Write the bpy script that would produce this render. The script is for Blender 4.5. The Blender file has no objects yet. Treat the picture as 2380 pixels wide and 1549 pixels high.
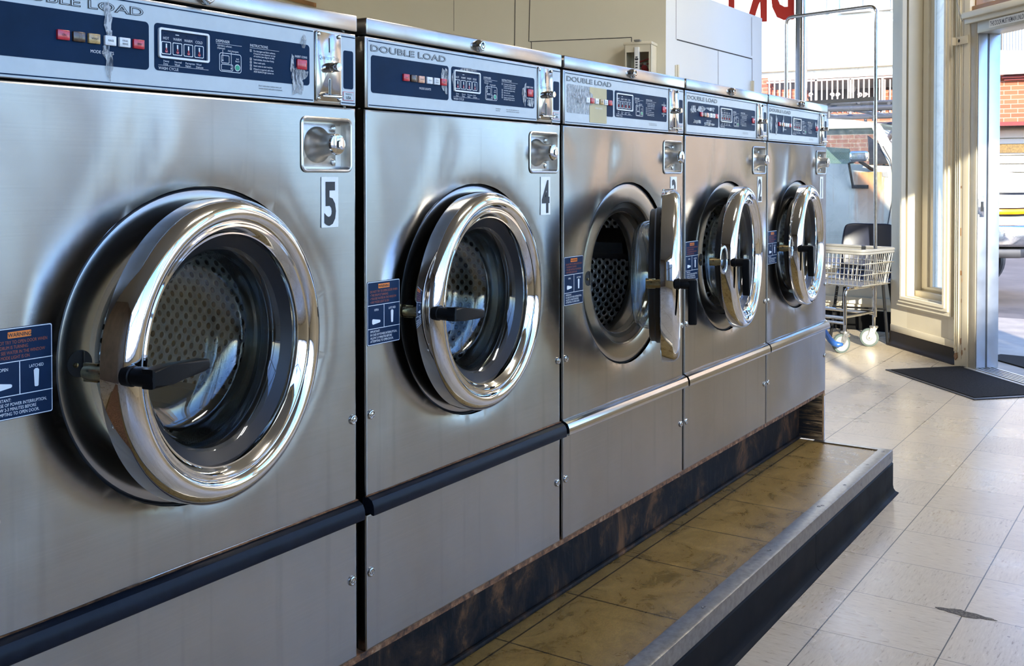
import bpy, bmesh, math, random
from math import sin, cos, pi, radians, atan2, sqrt
from mathutils import Vector, Matrix, noise
from mathutils.geometry import delaunay_2d_cdt, tessellate_polygon

SUN, SKY, LAMP, EXPO, SEAT_R = 5.0, .28, 34.0, 1.68, 96
random.seed(7)
SC = bpy.context.scene
COL = SC.collection

# ------------------------------------------------------------------ nodes
class NT:
    def __init__(s, name):
        s.m = bpy.data.materials.new(name); s.m.use_nodes = True
        s.t = s.m.node_tree; s.t.nodes.clear()
        s.out = s.t.nodes.new('ShaderNodeOutputMaterial')
    def n(s, typ, ins=None, **kw):
        nd = s.t.nodes.new(typ)
        for k, v in kw.items(): setattr(nd, k, v)
        for k, v in (ins or {}).items(): s.set(nd, k, v)
        return nd
    def set(s, nd, k, v):
        i = nd.inputs[k]
        if isinstance(v, bpy.types.NodeSocket): s.t.links.new(v, i)
        elif isinstance(v, bpy.types.Node): s.t.links.new(v.outputs[0], i)
        else:
            if hasattr(i.default_value, '__len__') and not hasattr(v, '__len__'): v = [v]*len(i.default_value)
            if hasattr(v, '__len__') and len(v) == 3 and len(i.default_value) == 4: v = (*v, 1)
            i.default_value = v
    def math(s, op, a, b=0.0, clamp=False):
        nd = s.n('ShaderNodeMath', {0: a, 1: b}, operation=op); nd.use_clamp = clamp
        return nd.outputs[0]
    def vmath(s, op, a, b=None):
        nd = s.n('ShaderNodeVectorMath', {0: a} if b is None else {0: a, 1: b}, operation=op)
        return nd.outputs['Value'] if op in ('LENGTH', 'DISTANCE', 'DOT_PRODUCT') else nd.outputs[0]
    def coord(s, kind='Object'):
        return s.n('ShaderNodeTexCoord').outputs[kind]
    def map(s, v, loc=(0,0,0), rot=(0,0,0), scale=(1,1,1)):
        return s.n('ShaderNodeMapping', {'Vector': v, 'Location': loc, 'Rotation': rot, 'Scale': scale}).outputs[0]
    def noise(s, v, scale=5, detail=3, rough=.5, dist=0):
        nd = s.n('ShaderNodeTexNoise', {'Vector': v, 'Scale': scale, 'Detail': detail, 'Roughness': rough, 'Distortion': dist})
        return nd.outputs[0]
    def ramp(s, f, stops, interp='LINEAR'):
        nd = s.n('ShaderNodeValToRGB', {0: f}); r = nd.color_ramp; r.interpolation = interp
        while len(r.elements) < len(stops): r.elements.new(.5)
        for e, (p_, c) in zip(r.elements, stops):
            e.position = p_; e.color = (c, c, c, 1) if not hasattr(c, '__len__') else (*c[:3], 1)
        return nd.outputs[0]
    def mix(s, f, a, b, blend='MIX'):
        nd = s.n('ShaderNodeMix', data_type='RGBA', blend_type=blend)
        s.set(nd, 0, f); s.set(nd, 6, a); s.set(nd, 7, b)
        return nd.outputs[2]
    def sep(s, v):
        return s.n('ShaderNodeSeparateXYZ', {0: v}).outputs
    def comb(s, x, y, z=0.0):
        return s.n('ShaderNodeCombineXYZ', {0: x, 1: y, 2: z}).outputs[0]
    def bump(s, h, strength=.3, dist=.01):
        return s.n('ShaderNodeBump', {'Height': h, 'Strength': strength, 'Distance': dist}).outputs[0]
    def bsdf(s, **k):
        nd = s.n('ShaderNodeBsdfPrincipled')
        for a, b in k.items(): s.set(nd, a.replace('_', ' '), b)
        s.t.links.new(nd.outputs[0], s.out.inputs[0]); return nd

def srgb(r, g, b):
    f = lambda c: (c/255/12.92) if c/255 <= .04045 else ((c/255+.055)/1.055)**2.4
    return (f(r), f(g), f(b))

def plain(name, col, rough=.5, metal=0.0, spec=.5, var=.12, vscale=6, bump=0, bscale=200, coat=0):
    t = NT(name); c = t.coord()
    v = t.noise(c, vscale, 4, .6)
    lo = tuple(x*(1-var) for x in col); hi = tuple(min(1, x*(1+var)) for x in col)
    k = dict(Base_Color=t.ramp(v, [(.3, lo), (.7, hi)]), Roughness=t.ramp(v, [(.3, max(0, rough*.85)), (.7, min(1, rough*1.15))]), Metallic=metal, Specular_IOR_Level=spec)
    if coat: k['Coat_Weight'] = coat; k['Coat_Roughness'] = .1
    if bump: k['Normal'] = t.bump(t.noise(c, bscale, 2, .5), bump, .002)
    t.bsdf(**k); return t.m

M = {}
def mk_steel(name, col=(.385, .372, .35), rough=.225, aniso=.9, brushed=True, warp=0.0, streak=True):
    t = NT(name); c = t.coord()
    uv = t.n('ShaderNodeUVMap').outputs[0]
    br = t.noise(t.map(c, scale=(2.5, 2.5, 420)), 1, 3, .7)           # fine horizontal brushing
    sm = t.noise(c, 3.2, 5, .65, .6)                                   # smudges
    dr = t.noise(t.map(c, scale=(38, 38, 1.3)), 1, 3, .6)              # vertical drip marks
    lo = tuple(x*.88 for x in col); hi = tuple(min(1, x*1.06) for x in col)
    base = t.ramp(sm, [(.3, lo), (.72, hi)])
    if streak:
        base = t.mix(t.ramp(dr, [(.56, 0.0), (.72, .45)]), base, tuple(x*.78 for x in col))
    if brushed:
        bv = t.math('ADD', .90, t.math('MULTIPLY', br, .20)); base = t.mix(1.0, base, t.comb(bv, bv, bv), 'MULTIPLY')
    r1 = t.math('ADD', rough-.05, t.math('MULTIPLY', sm, .10))
    r2 = t.math('ADD', r1, t.math('MULTIPLY', br, .025 if brushed else 0.0))
    k = dict(Base_Color=base, Metallic=1.0, Roughness=r2)
    if brushed:
        k['Anisotropic'] = aniso; k['Anisotropic_Rotation'] = .25
        k['Tangent'] = t.n('ShaderNodeTangent', direction_type='UV_MAP').outputs[0]
    t.bsdf(**k); return t.m

def mk_thin_glass(name, tint=(.96, .98, .97), refl=1.0, dirt=0.0):
    t = NT(name)
    tr = t.n('ShaderNodeBsdfTransparent', {0: tint})
    gl = t.n('ShaderNodeBsdfGlossy', {'Color': (.95, .97, 1), 'Roughness': .015})
    lw = t.n('ShaderNodeLayerWeight', {'Blend': .5})
    fr = t.math('ADD', .04, t.math('MULTIPLY', .96, t.math('POWER', lw.outputs['Facing'], 5.0)))
    mx = t.n('ShaderNodeMixShader', {0: t.math('MULTIPLY', fr, refl, True), 1: tr.outputs[0], 2: gl.outputs[0]})
    if dirt:
        c = t.coord()
        sc = t.noise(t.map(c, scale=(1, 1, 1)), 4, 6, .75, 2.5)
        di = t.n('ShaderNodeBsdfDiffuse', {0: (.8, .8, .78)})
        mx = t.n('ShaderNodeMixShader', {0: t.ramp(sc, [(.5, 0.0), (.85, dirt)]), 1: mx.outputs[0], 2: di.outputs[0]})
    t.t.links.new(mx.outputs[0], t.out.inputs[0]); return t.m

def mk_emit(name, col, s):
    t = NT(name); e = t.n('ShaderNodeEmission', {0: col, 1: s}); t.t.links.new(e.outputs[0], t.out.inputs[0]); return t.m

def make_materials():
    M['steel'] = mk_steel('brushed_stainless')
    M['steel_plain'] = mk_steel('worn_stainless', (.46, .445, .42), .22, .5)
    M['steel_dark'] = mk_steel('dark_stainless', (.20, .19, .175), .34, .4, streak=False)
    M['steel_smooth'] = mk_steel('polished_stainless', (.56, .54, .51), .14, 0, brushed=False, streak=False)
    M['dish'] = mk_steel('dish_stainless', (.40, .375, .34), .25, 0, brushed=False, streak=False)
    M['chrome'] = plain('chrome', (.78, .78, .78), .035, 1.0, var=.03)
    M['chrome_worn'] = plain('worn_chrome', (.62, .60, .57), .12, 1.0, var=.15, vscale=60)
    M['satin'] = plain('satin_steel', (.58, .56, .52), .34, 1.0, var=.12, vscale=50)
    M['brass'] = plain('tarnished_brass', (.36, .28, .14), .3, 1.0, var=.3, vscale=80)
    M['rubber'] = plain('black_rubber', (.018, .018, .02), .42, var=.3)
    M['rubber_grey'] = plain('dark_grey_rubber', (.012, .012, .014), .4, spec=.25, var=.3)
    M['plastic_black'] = plain('black_plastic', (.004, .004, .0045), .42, spec=.16, bump=.05, bscale=500)
    M['dark'] = plain('dark_void', (.012, .012, .012), .7)
    M['trim_black'] = plain('dark_blue_black_trim', (.006, .008, .013), .36, spec=.16, var=.3, vscale=30)
    M['panel_grey'] = plain('overlay_silver', srgb(190, 199, 202), .34, 0.0, spec=.35, var=.06, vscale=20)
    M['navy'] = plain('overlay_navy', (.006, .022, .056), .42, spec=.06, var=.18, vscale=14)
    M['navy_label'] = plain('label_navy', (.010, .024, .058), .45, spec=.1, var=.15, vscale=30)
    M['ink_white'] = plain('ink_white', (.78, .80, .80), .5, var=.04)
    M['ink_black'] = plain('ink_black', (.018, .02, .024), .5, var=.05)
    M['ink_orange'] = plain('ink_orange', (.85, .22, .03), .5, var=.05)
    M['ink_rust'] = plain('ink_rust_orange', (.34, .085, .035), .5, var=.1, vscale=200)
    M['ink_red'] = plain('ink_red', (.55, .05, .04), .5, var=.05)
    M['green'] = plain('green_light', (.0, .28, .14), .25)
    M['red_lens'] = plain('red_lens', (.50, .018, .03), .2, var=.2, vscale=200, coat=.5)
    M['brown_lens'] = plain('brown_lens', (.07, .035, .015), .2, var=.3, vscale=200, coat=.5)
    M['amber_lens'] = plain('amber_lens', (.46, .30, .11), .2, var=.3, vscale=200, coat=.5)
    M['peach_lens'] = plain('peach_lens', (.70, .36, .22), .2, var=.2, vscale=200, coat=.5)
    M['white_lens'] = plain('white_lens', (.72, .73, .73), .2, var=.05, vscale=200, coat=.5)
    t = NT('peeled_film'); c = t.coord(); n1 = t.noise(t.map(c, scale=(1, 1, .35)), 120, 4, .6, 1.5)
    a = t.n('ShaderNodeBsdfTransparent', {0: (1, 1, 1)}); b = t.n('ShaderNodeBsdfPrincipled', {'Base Color': t.ramp(n1, [(.35, (.16, .17, .18)), (.65, (.50, .51, .52))]), 'Roughness': .2, 'Normal': t.bump(n1, .6, .004)})
    x = t.n('ShaderNodeMixShader', {0: t.ramp(n1, [(.36, .25), (.6, .95)]), 1: a.outputs[0], 2: b.outputs[0]}); t.t.links.new(x.outputs[0], t.out.inputs[0]); M['film'] = t.m
    M['sticker_white'] = plain('white_sticker', (.82, .82, .80), .45, var=.05, vscale=40)
    M['glass_door'] = mk_thin_glass('washer_glass', (.86, .89, .88), 1.3)
    M['glass_win'] = mk_thin_glass('window_glass', (.96, .975, .97), 1.0, .22)
    M['glass_clear'] = mk_thin_glass('clear_glass', (.95, .97, .965), 1.0, 0)
    # perforated drum -------------------------------------------------
    t = NT('perforated_drum'); uv = t.n('ShaderNodeUVMap').outputs[0]
    P = .026
    def cell(off):
        q = t.vmath('ADD', t.vmath('MULTIPLY', uv, (1/P, 1/P, 0)), (off, off, 0))
        return t.vmath('LENGTH', t.vmath('SUBTRACT', t.vmath('FRACTION', q), (.5, .5, 0)))
    d = t.math('MINIMUM', cell(0.0), cell(.5))
    col = t.ramp(d, [(.20, (.010, .010, .010)), (.245, (.84, .81, .76)), (.33, (.78, .75, .70))])
    h = t.ramp(d, [(.14, 0.0), (.25, 1.0), (.36, .6)])
    t.bsdf(Base_Color=col, Metallic=.65, Roughness=.34, Normal=t.bump(h, 1.0, .004))
    M['drum'] = t.m
    # floor tile -------------------------------------------------------
    t = NT('vinyl_floor_tile'); c = t.coord()
    T = .3048
    g = t.map(t.map(c, loc=(-1.3872, .4064, 0)), rot=(0, 0, .007))
    gs = t.vmath('MULTIPLY', g, (1/T, 1/T, 0))
    cellv = t.vmath('FLOOR', gs); fr = t.vmath('FRACTION', gs)
    fx, fy, _ = t.sep(fr); cx, cy, _ = t.sep(cellv)
    ex = t.math('SUBTRACT', .5, t.math('ABSOLUTE', t.math('SUBTRACT', fx, .5)))
    ey = t.math('SUBTRACT', .5, t.math('ABSOLUTE', t.math('SUBTRACT', fy, .5)))
    par = t.math('ABSOLUTE', t.math('MODULO', t.math('ADD', cx, cy), 2.0))
    wn = t.n('ShaderNodeTexWhiteNoise', {'Vector': cellv}, noise_dimensions='3D')
    off = t.vmath('SCALE', wn.outputs[1]); t.set(off.node, 'Scale', 7.0)
    co = t.vmath('ADD', g, off)
    s1 = t.noise(t.map(co, scale=(26, 150, 1)), 1, 4, .65, .3)
    s2 = t.noise(t.map(co, scale=(150, 26, 1)), 1, 4, .65, .3)
    st = t.mix(par, s1, s2)
    clo = t.noise(c, 1.6, 4, .6)
    base = t.ramp(st, [(.28, srgb(146, 124, 98)), (.40, srgb(194, 178, 152)), (.66, srgb(205, 190, 164)), (.78, srgb(222, 210, 188))])
    tint = t.math('ADD', .90, t.math('MULTIPLY', wn.outputs[0], .14))
    base = t.mix(1.0, base, t.comb(tint, tint, tint), 'MULTIPLY')
    base = t.mix(t.ramp(clo, [(.3, 0.0), (.8, .05)]), base, srgb(150, 138, 120))
    vo = t.n('ShaderNodeTexVoronoi', {'Vector': co, 'Scale': 24.0, 'Randomness': 1.0})
    spk = t.math('MULTIPLY', t.math('LESS_THAN', vo.outputs[0], .10), t.math('GREATER_THAN', t.sep(vo.outputs[1])[0], .72))
    base = t.mix(t.math('MULTIPLY', spk, .6), base, srgb(110, 85, 70))
    vo2 = t.n('ShaderNodeTexVoronoi', {'Vector': c, 'Scale': 2.1, 'Randomness': 1.0})
    spk2 = t.math('MULTIPLY', t.math('LESS_THAN', vo2.outputs[0], .022), t.math('GREATER_THAN', t.sep(vo2.outputs[1])[0], .45))
    base = t.mix(spk2, base, srgb(45, 38, 34))
    lw = t.math('ADD', .0045, t.math('MULTIPLY', t.noise(c, 3, 2), .0025))
    ly = t.math('LESS_THAN', ey, lw)
    lx = t.math('LESS_THAN', ex, t.math('MULTIPLY', lw, .75))
    base = t.mix(t.math('MULTIPLY', lx, .72), base, srgb(52, 46, 40))
    base = t.mix(t.math('MULTIPLY', ly, .92), base, srgb(28, 25, 23))
    hole = t.math('SUBTRACT', 1.0, t.math('MAXIMUM', ly, lx))
    rg = t.math('ADD', .16, t.math('MULTIPLY', t.noise(c, 2.4, 4, .6), .26))
    t.bsdf(Base_Color=base, Roughness=rg, Specular_IOR_Level=.38, Normal=t.bump(t.math('ADD', hole, t.math('MULTIPLY', st, .15)), .25, .002))
    M['floor'] = t.m
    # slate-like platform tile -----------------------------------------
    t = NT('brown_slate_vinyl'); c = t.coord()
    n1 = t.noise(c, 9, 8, .7, 1.2); n2 = t.noise(t.map(c, scale=(1, 1.8, 1)), 60, 6, .7, 1.2)
    base = t.ramp(n1, [(.25, srgb(98, 76, 36)), (.5, srgb(142, 114, 60)), (.75, srgb(168, 138, 80))])
    vein = t.ramp(n2, [(.46, 0.0), (.5, .5), (.54, 0.0)])
    base = t.mix(vein, base, srgb(60, 46, 30))
    ox, oy, oz = t.sep(c)
    fx = t.math('FRACT', t.math('DIVIDE', t.math('SUBTRACT', ox, .605-1.0-.3055*20), .3055))
    ex = t.math('SUBTRACT', .5, t.math('ABSOLUTE', t.math('SUBTRACT', fx, .5)))
    lx = t.math('LESS_THAN', ex, .0075)
    ly = t.math('LESS_THAN', t.math('ABSOLUTE', t.math('SUBTRACT', oy, .153)), .0024)
    ln = t.math('MAXIMUM', lx, ly)
    base = t.mix(t.math('MULTIPLY', ln, .85), base, srgb(30, 24, 17))
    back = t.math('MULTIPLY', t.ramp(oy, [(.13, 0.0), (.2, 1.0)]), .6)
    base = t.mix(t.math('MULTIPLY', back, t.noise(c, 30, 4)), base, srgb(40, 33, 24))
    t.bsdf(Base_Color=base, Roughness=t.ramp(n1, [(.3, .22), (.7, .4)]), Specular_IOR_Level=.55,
           Normal=t.bump(t.math('ADD', t.math('MULTIPLY', n2, .5), t.math('SUBTRACT', n1, ln)), .28, .004))
    M['slate'] = t.m
    # rusty black toe board ---------------------------------------------
    t = NT('rusty_black_board'); c = t.coord()
    n1 = t.noise(t.map(c, scale=(1.5, 1.5, 1)), 5, 8, .72, .5); n2 = t.noise(t.map(c, scale=(3, 3, .5)), 22, 6, .75)
    base = t.ramp(n1, [(.46, (.006, .006, .006)), (.56, (.035, .02, .011)), (.68, (.20, .085, .03))])
    base = t.mix(t.ramp(n2, [(.55, 0.0), (.72, .5)]), base, (.055, .05, .045))
    z = t.sep(c)[2]
    top = t.ramp(z, [(.167, 0.0), (.20, 1.0)])
    base = t.mix(t.math('MULTIPLY', top, t.ramp(n1, [(.3, .1), (.6, .95)])), base, (.20, .085, .03))
    t.bsdf(Base_Color=base, Roughness=.62, Specular_IOR_Level=.2, Normal=t.bump(n2, .4, .003)); M['toe'] = t.m
    t = NT('rust_edge'); c = t.coord(); n1 = t.noise(c, 60, 6, .7)
    t.bsdf(Base_Color=t.ramp(n1, [(.35, (.05, .025, .012)), (.55, (.26, .11, .04)), (.75, (.5, .33, .18))]), Roughness=.7, Metallic=.2, Normal=t.bump(n1, .5, .002)); M['rust'] = t.m
    t = NT('worn_black_wood'); c = t.coord()
    n1 = t.noise(t.map(c, scale=(6, 6, 90)), 1, 6, .75, .6); y = t.sep(c)[1]
    frontw = t.ramp(t.math('ADD', y, .1), [(.0, .16), (.09, 0.0)])
    f = t.math('ADD', n1, frontw)
    t.bsdf(Base_Color=t.ramp(f, [(.52, (.012, .011, .01)), (.62, (.14, .08, .03)), (.72, (.50, .33, .16))]), Roughness=.6, Normal=t.bump(n1, .5, .003)); M['wornwood'] = t.m
    M['wood_edge'] = plain('raw_wood_edge', (.42, .24, .10), .6, var=.4, vscale=70)
    # painted / room ------------------------------------------------------
    def paint(name, col, chips=0.0, grime=.2, rough=.45):
        t = NT(name); c = t.coord()
        n1 = t.noise(c, 1.4, 6, .6); n2 = t.noise(t.map(c, scale=(1, 1, .35)), 16, 7, .75, .4)
        base = t.ramp(n1, [(.3, tuple(x*(1-grime*.5) for x in col)), (.65, col)])
        if chips: base = t.mix(t.ramp(n2, [(.70, 0.0), (.74, chips)]), base, (.20, .12, .06))
        t.bsdf(Base_Color=base, Roughness=rough, Normal=t.bump(t.noise(c, 60, 3), .12, .002)); return t.m
    M['beige'] = paint('beige_paint', srgb(222, 215, 194), 0, .10)
    M['closet'] = paint('white_closet_paint', srgb(226, 226, 224), 0, .04, .4)
    M['cream'] = paint('cream_paint', srgb(222, 212, 188), .5, .15)
    M['cream_old'] = paint('chipped_cream_paint', srgb(216, 205, 180), .9, .25)
    M['ceil'] = paint('ceiling_paint', srgb(176, 170, 158), 0, .06, .7)
    M['line'] = plain('panel_gap', (.05, .045, .04), .8)
    M['alu'] = plain('aluminium', (.44, .455, .48), .36, .85, var=.06, vscale=12)
    M['alu_grey'] = plain('door_frame_grey', srgb(170, 162, 145), .45, .2, var=.1)
    M['nosing'] = plain('worn_aluminium_nosing', (.27, .255, .23), .34, 1.0, var=.3, vscale=60, bump=.15, bscale=120)
    M['cove'] = plain('black_cove', (.006, .006, .006), .6, spec=.08, var=.3)
    M['cove_brown'] = plain('dark_brown_cove', (.020, .016, .013), .5, spec=.15, var=.25)
    t = NT('doormat_fibre'); c = t.coord(); n1 = t.noise(c, 260, 3, .7)
    t.bsdf(Base_Color=t.ramp(n1, [(.35, (.007, .007, .007)), (.7, (.040, .036, .032))]), Roughness=.9, Specular_IOR_Level=.1, Normal=t.bump(n1, .8, .004)); M['mat'] = t.m
    M['chair_blue'] = plain('navy_plastic_shell', (.012, .016, .036), .32, bump=.1, bscale=400)
    M['black_metal'] = plain('black_tube', (.006, .006, .0065), .45, 0, spec=.2)
    M['wire'] = plain('zinc_wire', (.50, .47, .41), .30, .9, var=.15, vscale=60)
    M['rim_grey'] = plain('grey_vinyl_rim', (.22, .215, .20), .45)
    M['wheel'] = plain('white_wheel', (.26, .27, .265), .5, spec=.3)
    M['tyre'] = plain('grey_green_tyre', (.085, .11, .10), .6, spec=.2)
    M['blue_plastic'] = plain('blue_plastic', (.02, .09, .30), .3)
    M['extinguisher'] = plain('red_enamel', (.32, .02, .025), .25, coat=.4)
    t = NT('red_window_vinyl'); a = t.n('ShaderNodeBsdfDiffuse', {0: (.50, .045, .025)}); b = t.n('ShaderNodeBsdfTranslucent', {0: (.62, .05, .03)}); x = t.n('ShaderNodeMixShader', {0: .35, 1: a.outputs[0], 2: b.outputs[0]}); t.t.links.new(x.outputs[0], t.out.inputs[0]); M['red_vinyl'] = t.m
    M['paper'] = plain('yellowed_paper', srgb(190, 178, 140), .7)
    M['wood'] = plain('brown_wood', (.30, .15, .06), .5, var=.3)
    M['concrete'] = plain('sidewalk_concrete', srgb(158, 145, 128), .85, var=.25, vscale=3, bump=.4, bscale=60)
    M['asphalt'] = plain('asphalt', srgb(98, 90, 84), .9, var=.3, vscale=2, bump=.4, bscale=80)
    M['white_wall'] = plain('white_stucco', srgb(240, 236, 226), .8, var=.05, vscale=1)
    M['cream_band'] = plain('cream_band', srgb(226, 210, 180), .8, var=.1, vscale=1)
    M['grey_wall'] = plain('grey_siding', srgb(205, 202, 196), .7, var=.05)
    M['curtain'] = plain('pale_curtain', srgb(190, 188, 182), .8, var=.2, vscale=3)
    M['win_dark'] = plain('dark_opening', (.16, .14, .14), .5)
    M['pink_bars'] = plain('pale_pink_iron', srgb(214, 190, 176), .5)
    M['red_trim'] = plain('dark_red_trim', srgb(110, 40, 34), .6)
    M['gold'] = plain('gold_strip', srgb(112, 92, 52), .6, var=.4, vscale=30)
    t = NT('orange_brick'); c = t.coord()
    yz = t.sep(c)
    bk = t.n('ShaderNodeTexBrick', {'Vector': t.comb(yz[1], yz[2]), 'Color1': (*srgb(150, 72, 46), 1), 'Color2': (*srgb(166, 86, 56), 1), 'Mortar': (*srgb(176, 130, 104), 1), 'Scale': 1.0, 'Mortar Size': .008, 'Brick Width': .27, 'Row Height': .095})
    t.bsdf(Base_Color=bk.outputs[0], Roughness=.85); M['brick'] = t.m
    # truck -----------------------------------------------------------------
    t = NT('old_white_paint'); c = t.coord()
    n1 = t.noise(c, 2.2, 5, .6)
    st = t.noise(t.map(c, scale=(7, 7, .5)), 1, 5, .7)
    base = t.ramp(n1, [(.3, srgb(170, 164, 146)), (.65, srgb(198, 192, 172))])
    base = t.mix(t.ramp(st, [(.66, 0.0), (.78, .6)]), base, srgb(178, 132, 84))
    yA_, _z = pix_plane(2083, 387, 0, 10.05)[1:]; ym, zm = pix_plane(2020, 400, 0, 10.05)[1:]; ym -= yA_; zm += .14
    _, oy, oz = t.sep(c); wob = t.math('MULTIPLY', t.math('SUBTRACT', t.noise(t.map(c, scale=(1, 9, 1.2)), 3, 4), .5), .30)
    ax_ = t.math('ABSOLUTE', t.math('ADD', t.math('SUBTRACT', oy, ym), wob))
    inb = t.math('MULTIPLY', t.ramp(ax_, [(.10, 1.0), (.20, 0.0)]), t.math('MULTIPLY', t.ramp(t.math('SUBTRACT', zm, oz), [(.0, .9), (.75, .15)]), t.math('LESS_THAN', oz, zm)))
    base = t.mix(inb, base, srgb(176, 112, 56))
    t.bsdf(Base_Color=base, Roughness=.3, Coat_Weight=.3, Coat_Roughness=.15); M['truck'] = t.m
    M['truck_in'] = plain('truck_interior', (.05, .05, .055), .8)
    t = NT('striped_seat'); c = t.coord(); w = t.n('ShaderNodeTexWave', {'Vector': c, 'Scale': 9.0, 'Distortion': .3}, bands_direction='X')
    t.bsdf(Base_Color=t.ramp(w.outputs[1], [(.35, (.10, .13, .11)), (.6, (.50, .52, .44))]), Roughness=.9); M['seat'] = t.m
    M['glass_car'] = mk_thin_glass('car_glass', (.78, .86, .86), 1.6, .1)
    M['amber'] = plain('amber_indicator', (.70, .19, .004), .2)
    M['lamp'] = plain('headlamp_lens', (.72, .74, .76), .1, .3, var=.2, vscale=40, coat=.8)
    M['rack'] = plain('dark_rack', (.05, .05, .055), .5)
    M['fill_glow'] = mk_emit('fill_lamp_glow', (1.0, .94, .84), LAMP)  # glow of the added fill lamps
    M['lampbody'] = plain('white_fixture', (.8, .8, .8), .4)
    M['slate_block'] = plain('reflection_block_slate', (.06, .07, .09), .6, var=.3, vscale=.6)
    M['brown_block'] = plain('reflection_block_brown', (.36, .26, .185), .8, var=.3, vscale=.6)  # colour of an added block that shows only as a reflection
    M['panelling'] = plain('dark_wood_panelling', (.10, .07, .05), .5, var=.3, vscale=2)
    M['street_grey'] = plain('light_block_grey', srgb(150, 146, 140), .8, var=.15, vscale=.5)
    M['street_tan'] = plain('block_and_band_tan', srgb(176, 150, 120), .8, var=.15, vscale=.5)
# ------------------------------------------------------------------ mesh builder
class MB:
    def __init__(s): s.v = []; s.f = []; s.mi = []; s.uv = []; s.mats = []
    def m(s, mat):
        mat = M[mat] if isinstance(mat, str) else mat
        if mat not in s.mats: s.mats.append(mat)
        return s.mats.index(mat)
    def add(s, vs, fs, mat, uvs=None):
        o = len(s.v); k = s.m(mat)
        s.v += [tuple(v) for v in vs]
        for i, f in enumerate(fs):
            s.f.append(tuple(o+j for j in f)); s.mi.append(k); s.uv.append(uvs[i] if uvs else None)
        return s
    def box(s, x0, x1, y0, y1, z0, z1, mat, bev=0.0, seg=2):
        if bev <= 0:
            v = [(x, y, z) for x in (x0, x1) for y in (y0, y1) for z in (z0, z1)]
            return s.add(v, [(0,1,3,2), (4,6,7,5), (0,4,5,1), (2,3,7,6), (0,2,6,4), (1,5,7,3)], mat)
        bm = bmesh.new(); bmesh.ops.create_cube(bm, size=1)
        for v in bm.verts: v.co = Vector(((x0+x1)/2+v.co.x*(x1-x0), (y0+y1)/2+v.co.y*(y1-y0), (z0+z1)/2+v.co.z*(z1-z0)))
        bmesh.ops.bevel(bm, geom=bm.edges[:], offset=bev, segments=seg, profile=.5, affect='EDGES', clamp_overlap=True)
        return s.bm(bm, mat)
    def bm(s, bm, mat, free=True):
        bm.verts.index_update()
        s.add([v.co for v in bm.verts], [[v.index for v in f.verts] for f in bm.faces], mat)
        if free: bm.free()
        return s
    def prism(s, poly, axis, a0, a1, mat, bev=0.0, seg=2):
        """extrude 2D poly. axis 'y': poly=(x,z); 'x': (y,z); 'z': (x,y)"""
        def P(p, a): return {'y': (p[0], a, p[1]), 'x': (a, p[0], p[1]), 'z': (p[0], p[1], a)}[axis]
        n = len(poly)
        if bev <= 0:
            v = [P(p, a0) for p in poly]+[P(p, a1) for p in poly]
            f = [tuple(range(n-1, -1, -1)), tuple(range(n, 2*n))]+[(i, (i+1) % n, n+(i+1) % n, n+i) for i in range(n)]
            return s.add(v, f, mat)
        bm = bmesh.new()
        A = [bm.verts.new(P(p, a0)) for p in poly]; B = [bm.verts.new(P(p, a1)) for p in poly]
        bm.faces.new(A[::-1]); bm.faces.new(B)
        for i in range(n): bm.faces.new((A[i], A[(i+1) % n], B[(i+1) % n], B[i]))
        bm.edges.ensure_lookup_table()
        ed = [e for e in bm.edges if (e.verts[0] in A) == (e.verts[1] in A)]
        bmesh.ops.bevel(bm, geom=ed, offset=bev, segments=seg, profile=.5, affect='EDGES', clamp_overlap=True)
        return s.bm(bm, mat)
    def lathe(s, prof, mat, c=(0,0,0), ax=(0,-1,0), up=(0,0,1), seg=64, a0=0, a1=2*pi, mats=None, planar=()):
        """prof: list of (r, a) ; a measured along ax"""
        A = Vector(ax).normalized(); U = Vector(up); U = (U-A*U.dot(A)).normalized(); V = A.cross(U); C = Vector(c)
        full = abs(a1-a0-2*pi) < 1e-6; n = seg if full else seg+1
        vs = []
        for r, a in prof:
            for i in range(n):
                t = a0+(a1-a0)*i/seg
                vs.append(C+A*a+(U*cos(t)+V*sin(t))*r)
        L = 0; Ls = [0]
        for j in range(1, len(prof)):
            L += sqrt((prof[j][0]-prof[j-1][0])**2+(prof[j][1]-prof[j-1][1])**2); Ls.append(L)
        for j in range(len(prof)-1):
            fs, us = [], []
            R = max(prof[j][0], prof[j+1][0])
            if R > .15: R = .26
            for i in range(seg):
                k = (i+1) % n
                fs.append((j*n+i, j*n+k, (j+1)*n+k, (j+1)*n+i))
                u0 = i/seg*2*pi*R; u1 = (i+1)/seg*2*pi*R
                us.append(None if j in planar else ((u0, Ls[j]), (u1, Ls[j]), (u1, Ls[j+1]), (u0, Ls[j+1])))
            o = len(s.v) if j == 0 else o
            k = s.m(mats[j] if mats else mat)
            if j == 0: s.v += [tuple(v) for v in vs]
            for f, u in zip(fs, us):
                s.f.append(tuple(o+q for q in f)); s.mi.append(k); s.uv.append(u)
        return s
    def cyl(s, p0, p1, r, mat, seg=16, r1=None, cap=True):
        p0, p1 = Vector(p0), Vector(p1); ax = p1-p0; L = ax.length
        up = (0,0,1) if abs(ax.normalized().z) < .9 else (1,0,0)
        r1 = r if r1 is None else r1
        pr = [(r, 0), (r1, L)]
        if cap: pr = [(1e-5, 0)]+pr+[(1e-5, L)]
        return s.lathe(pr, mat, p0, ax, up, seg)
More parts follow.
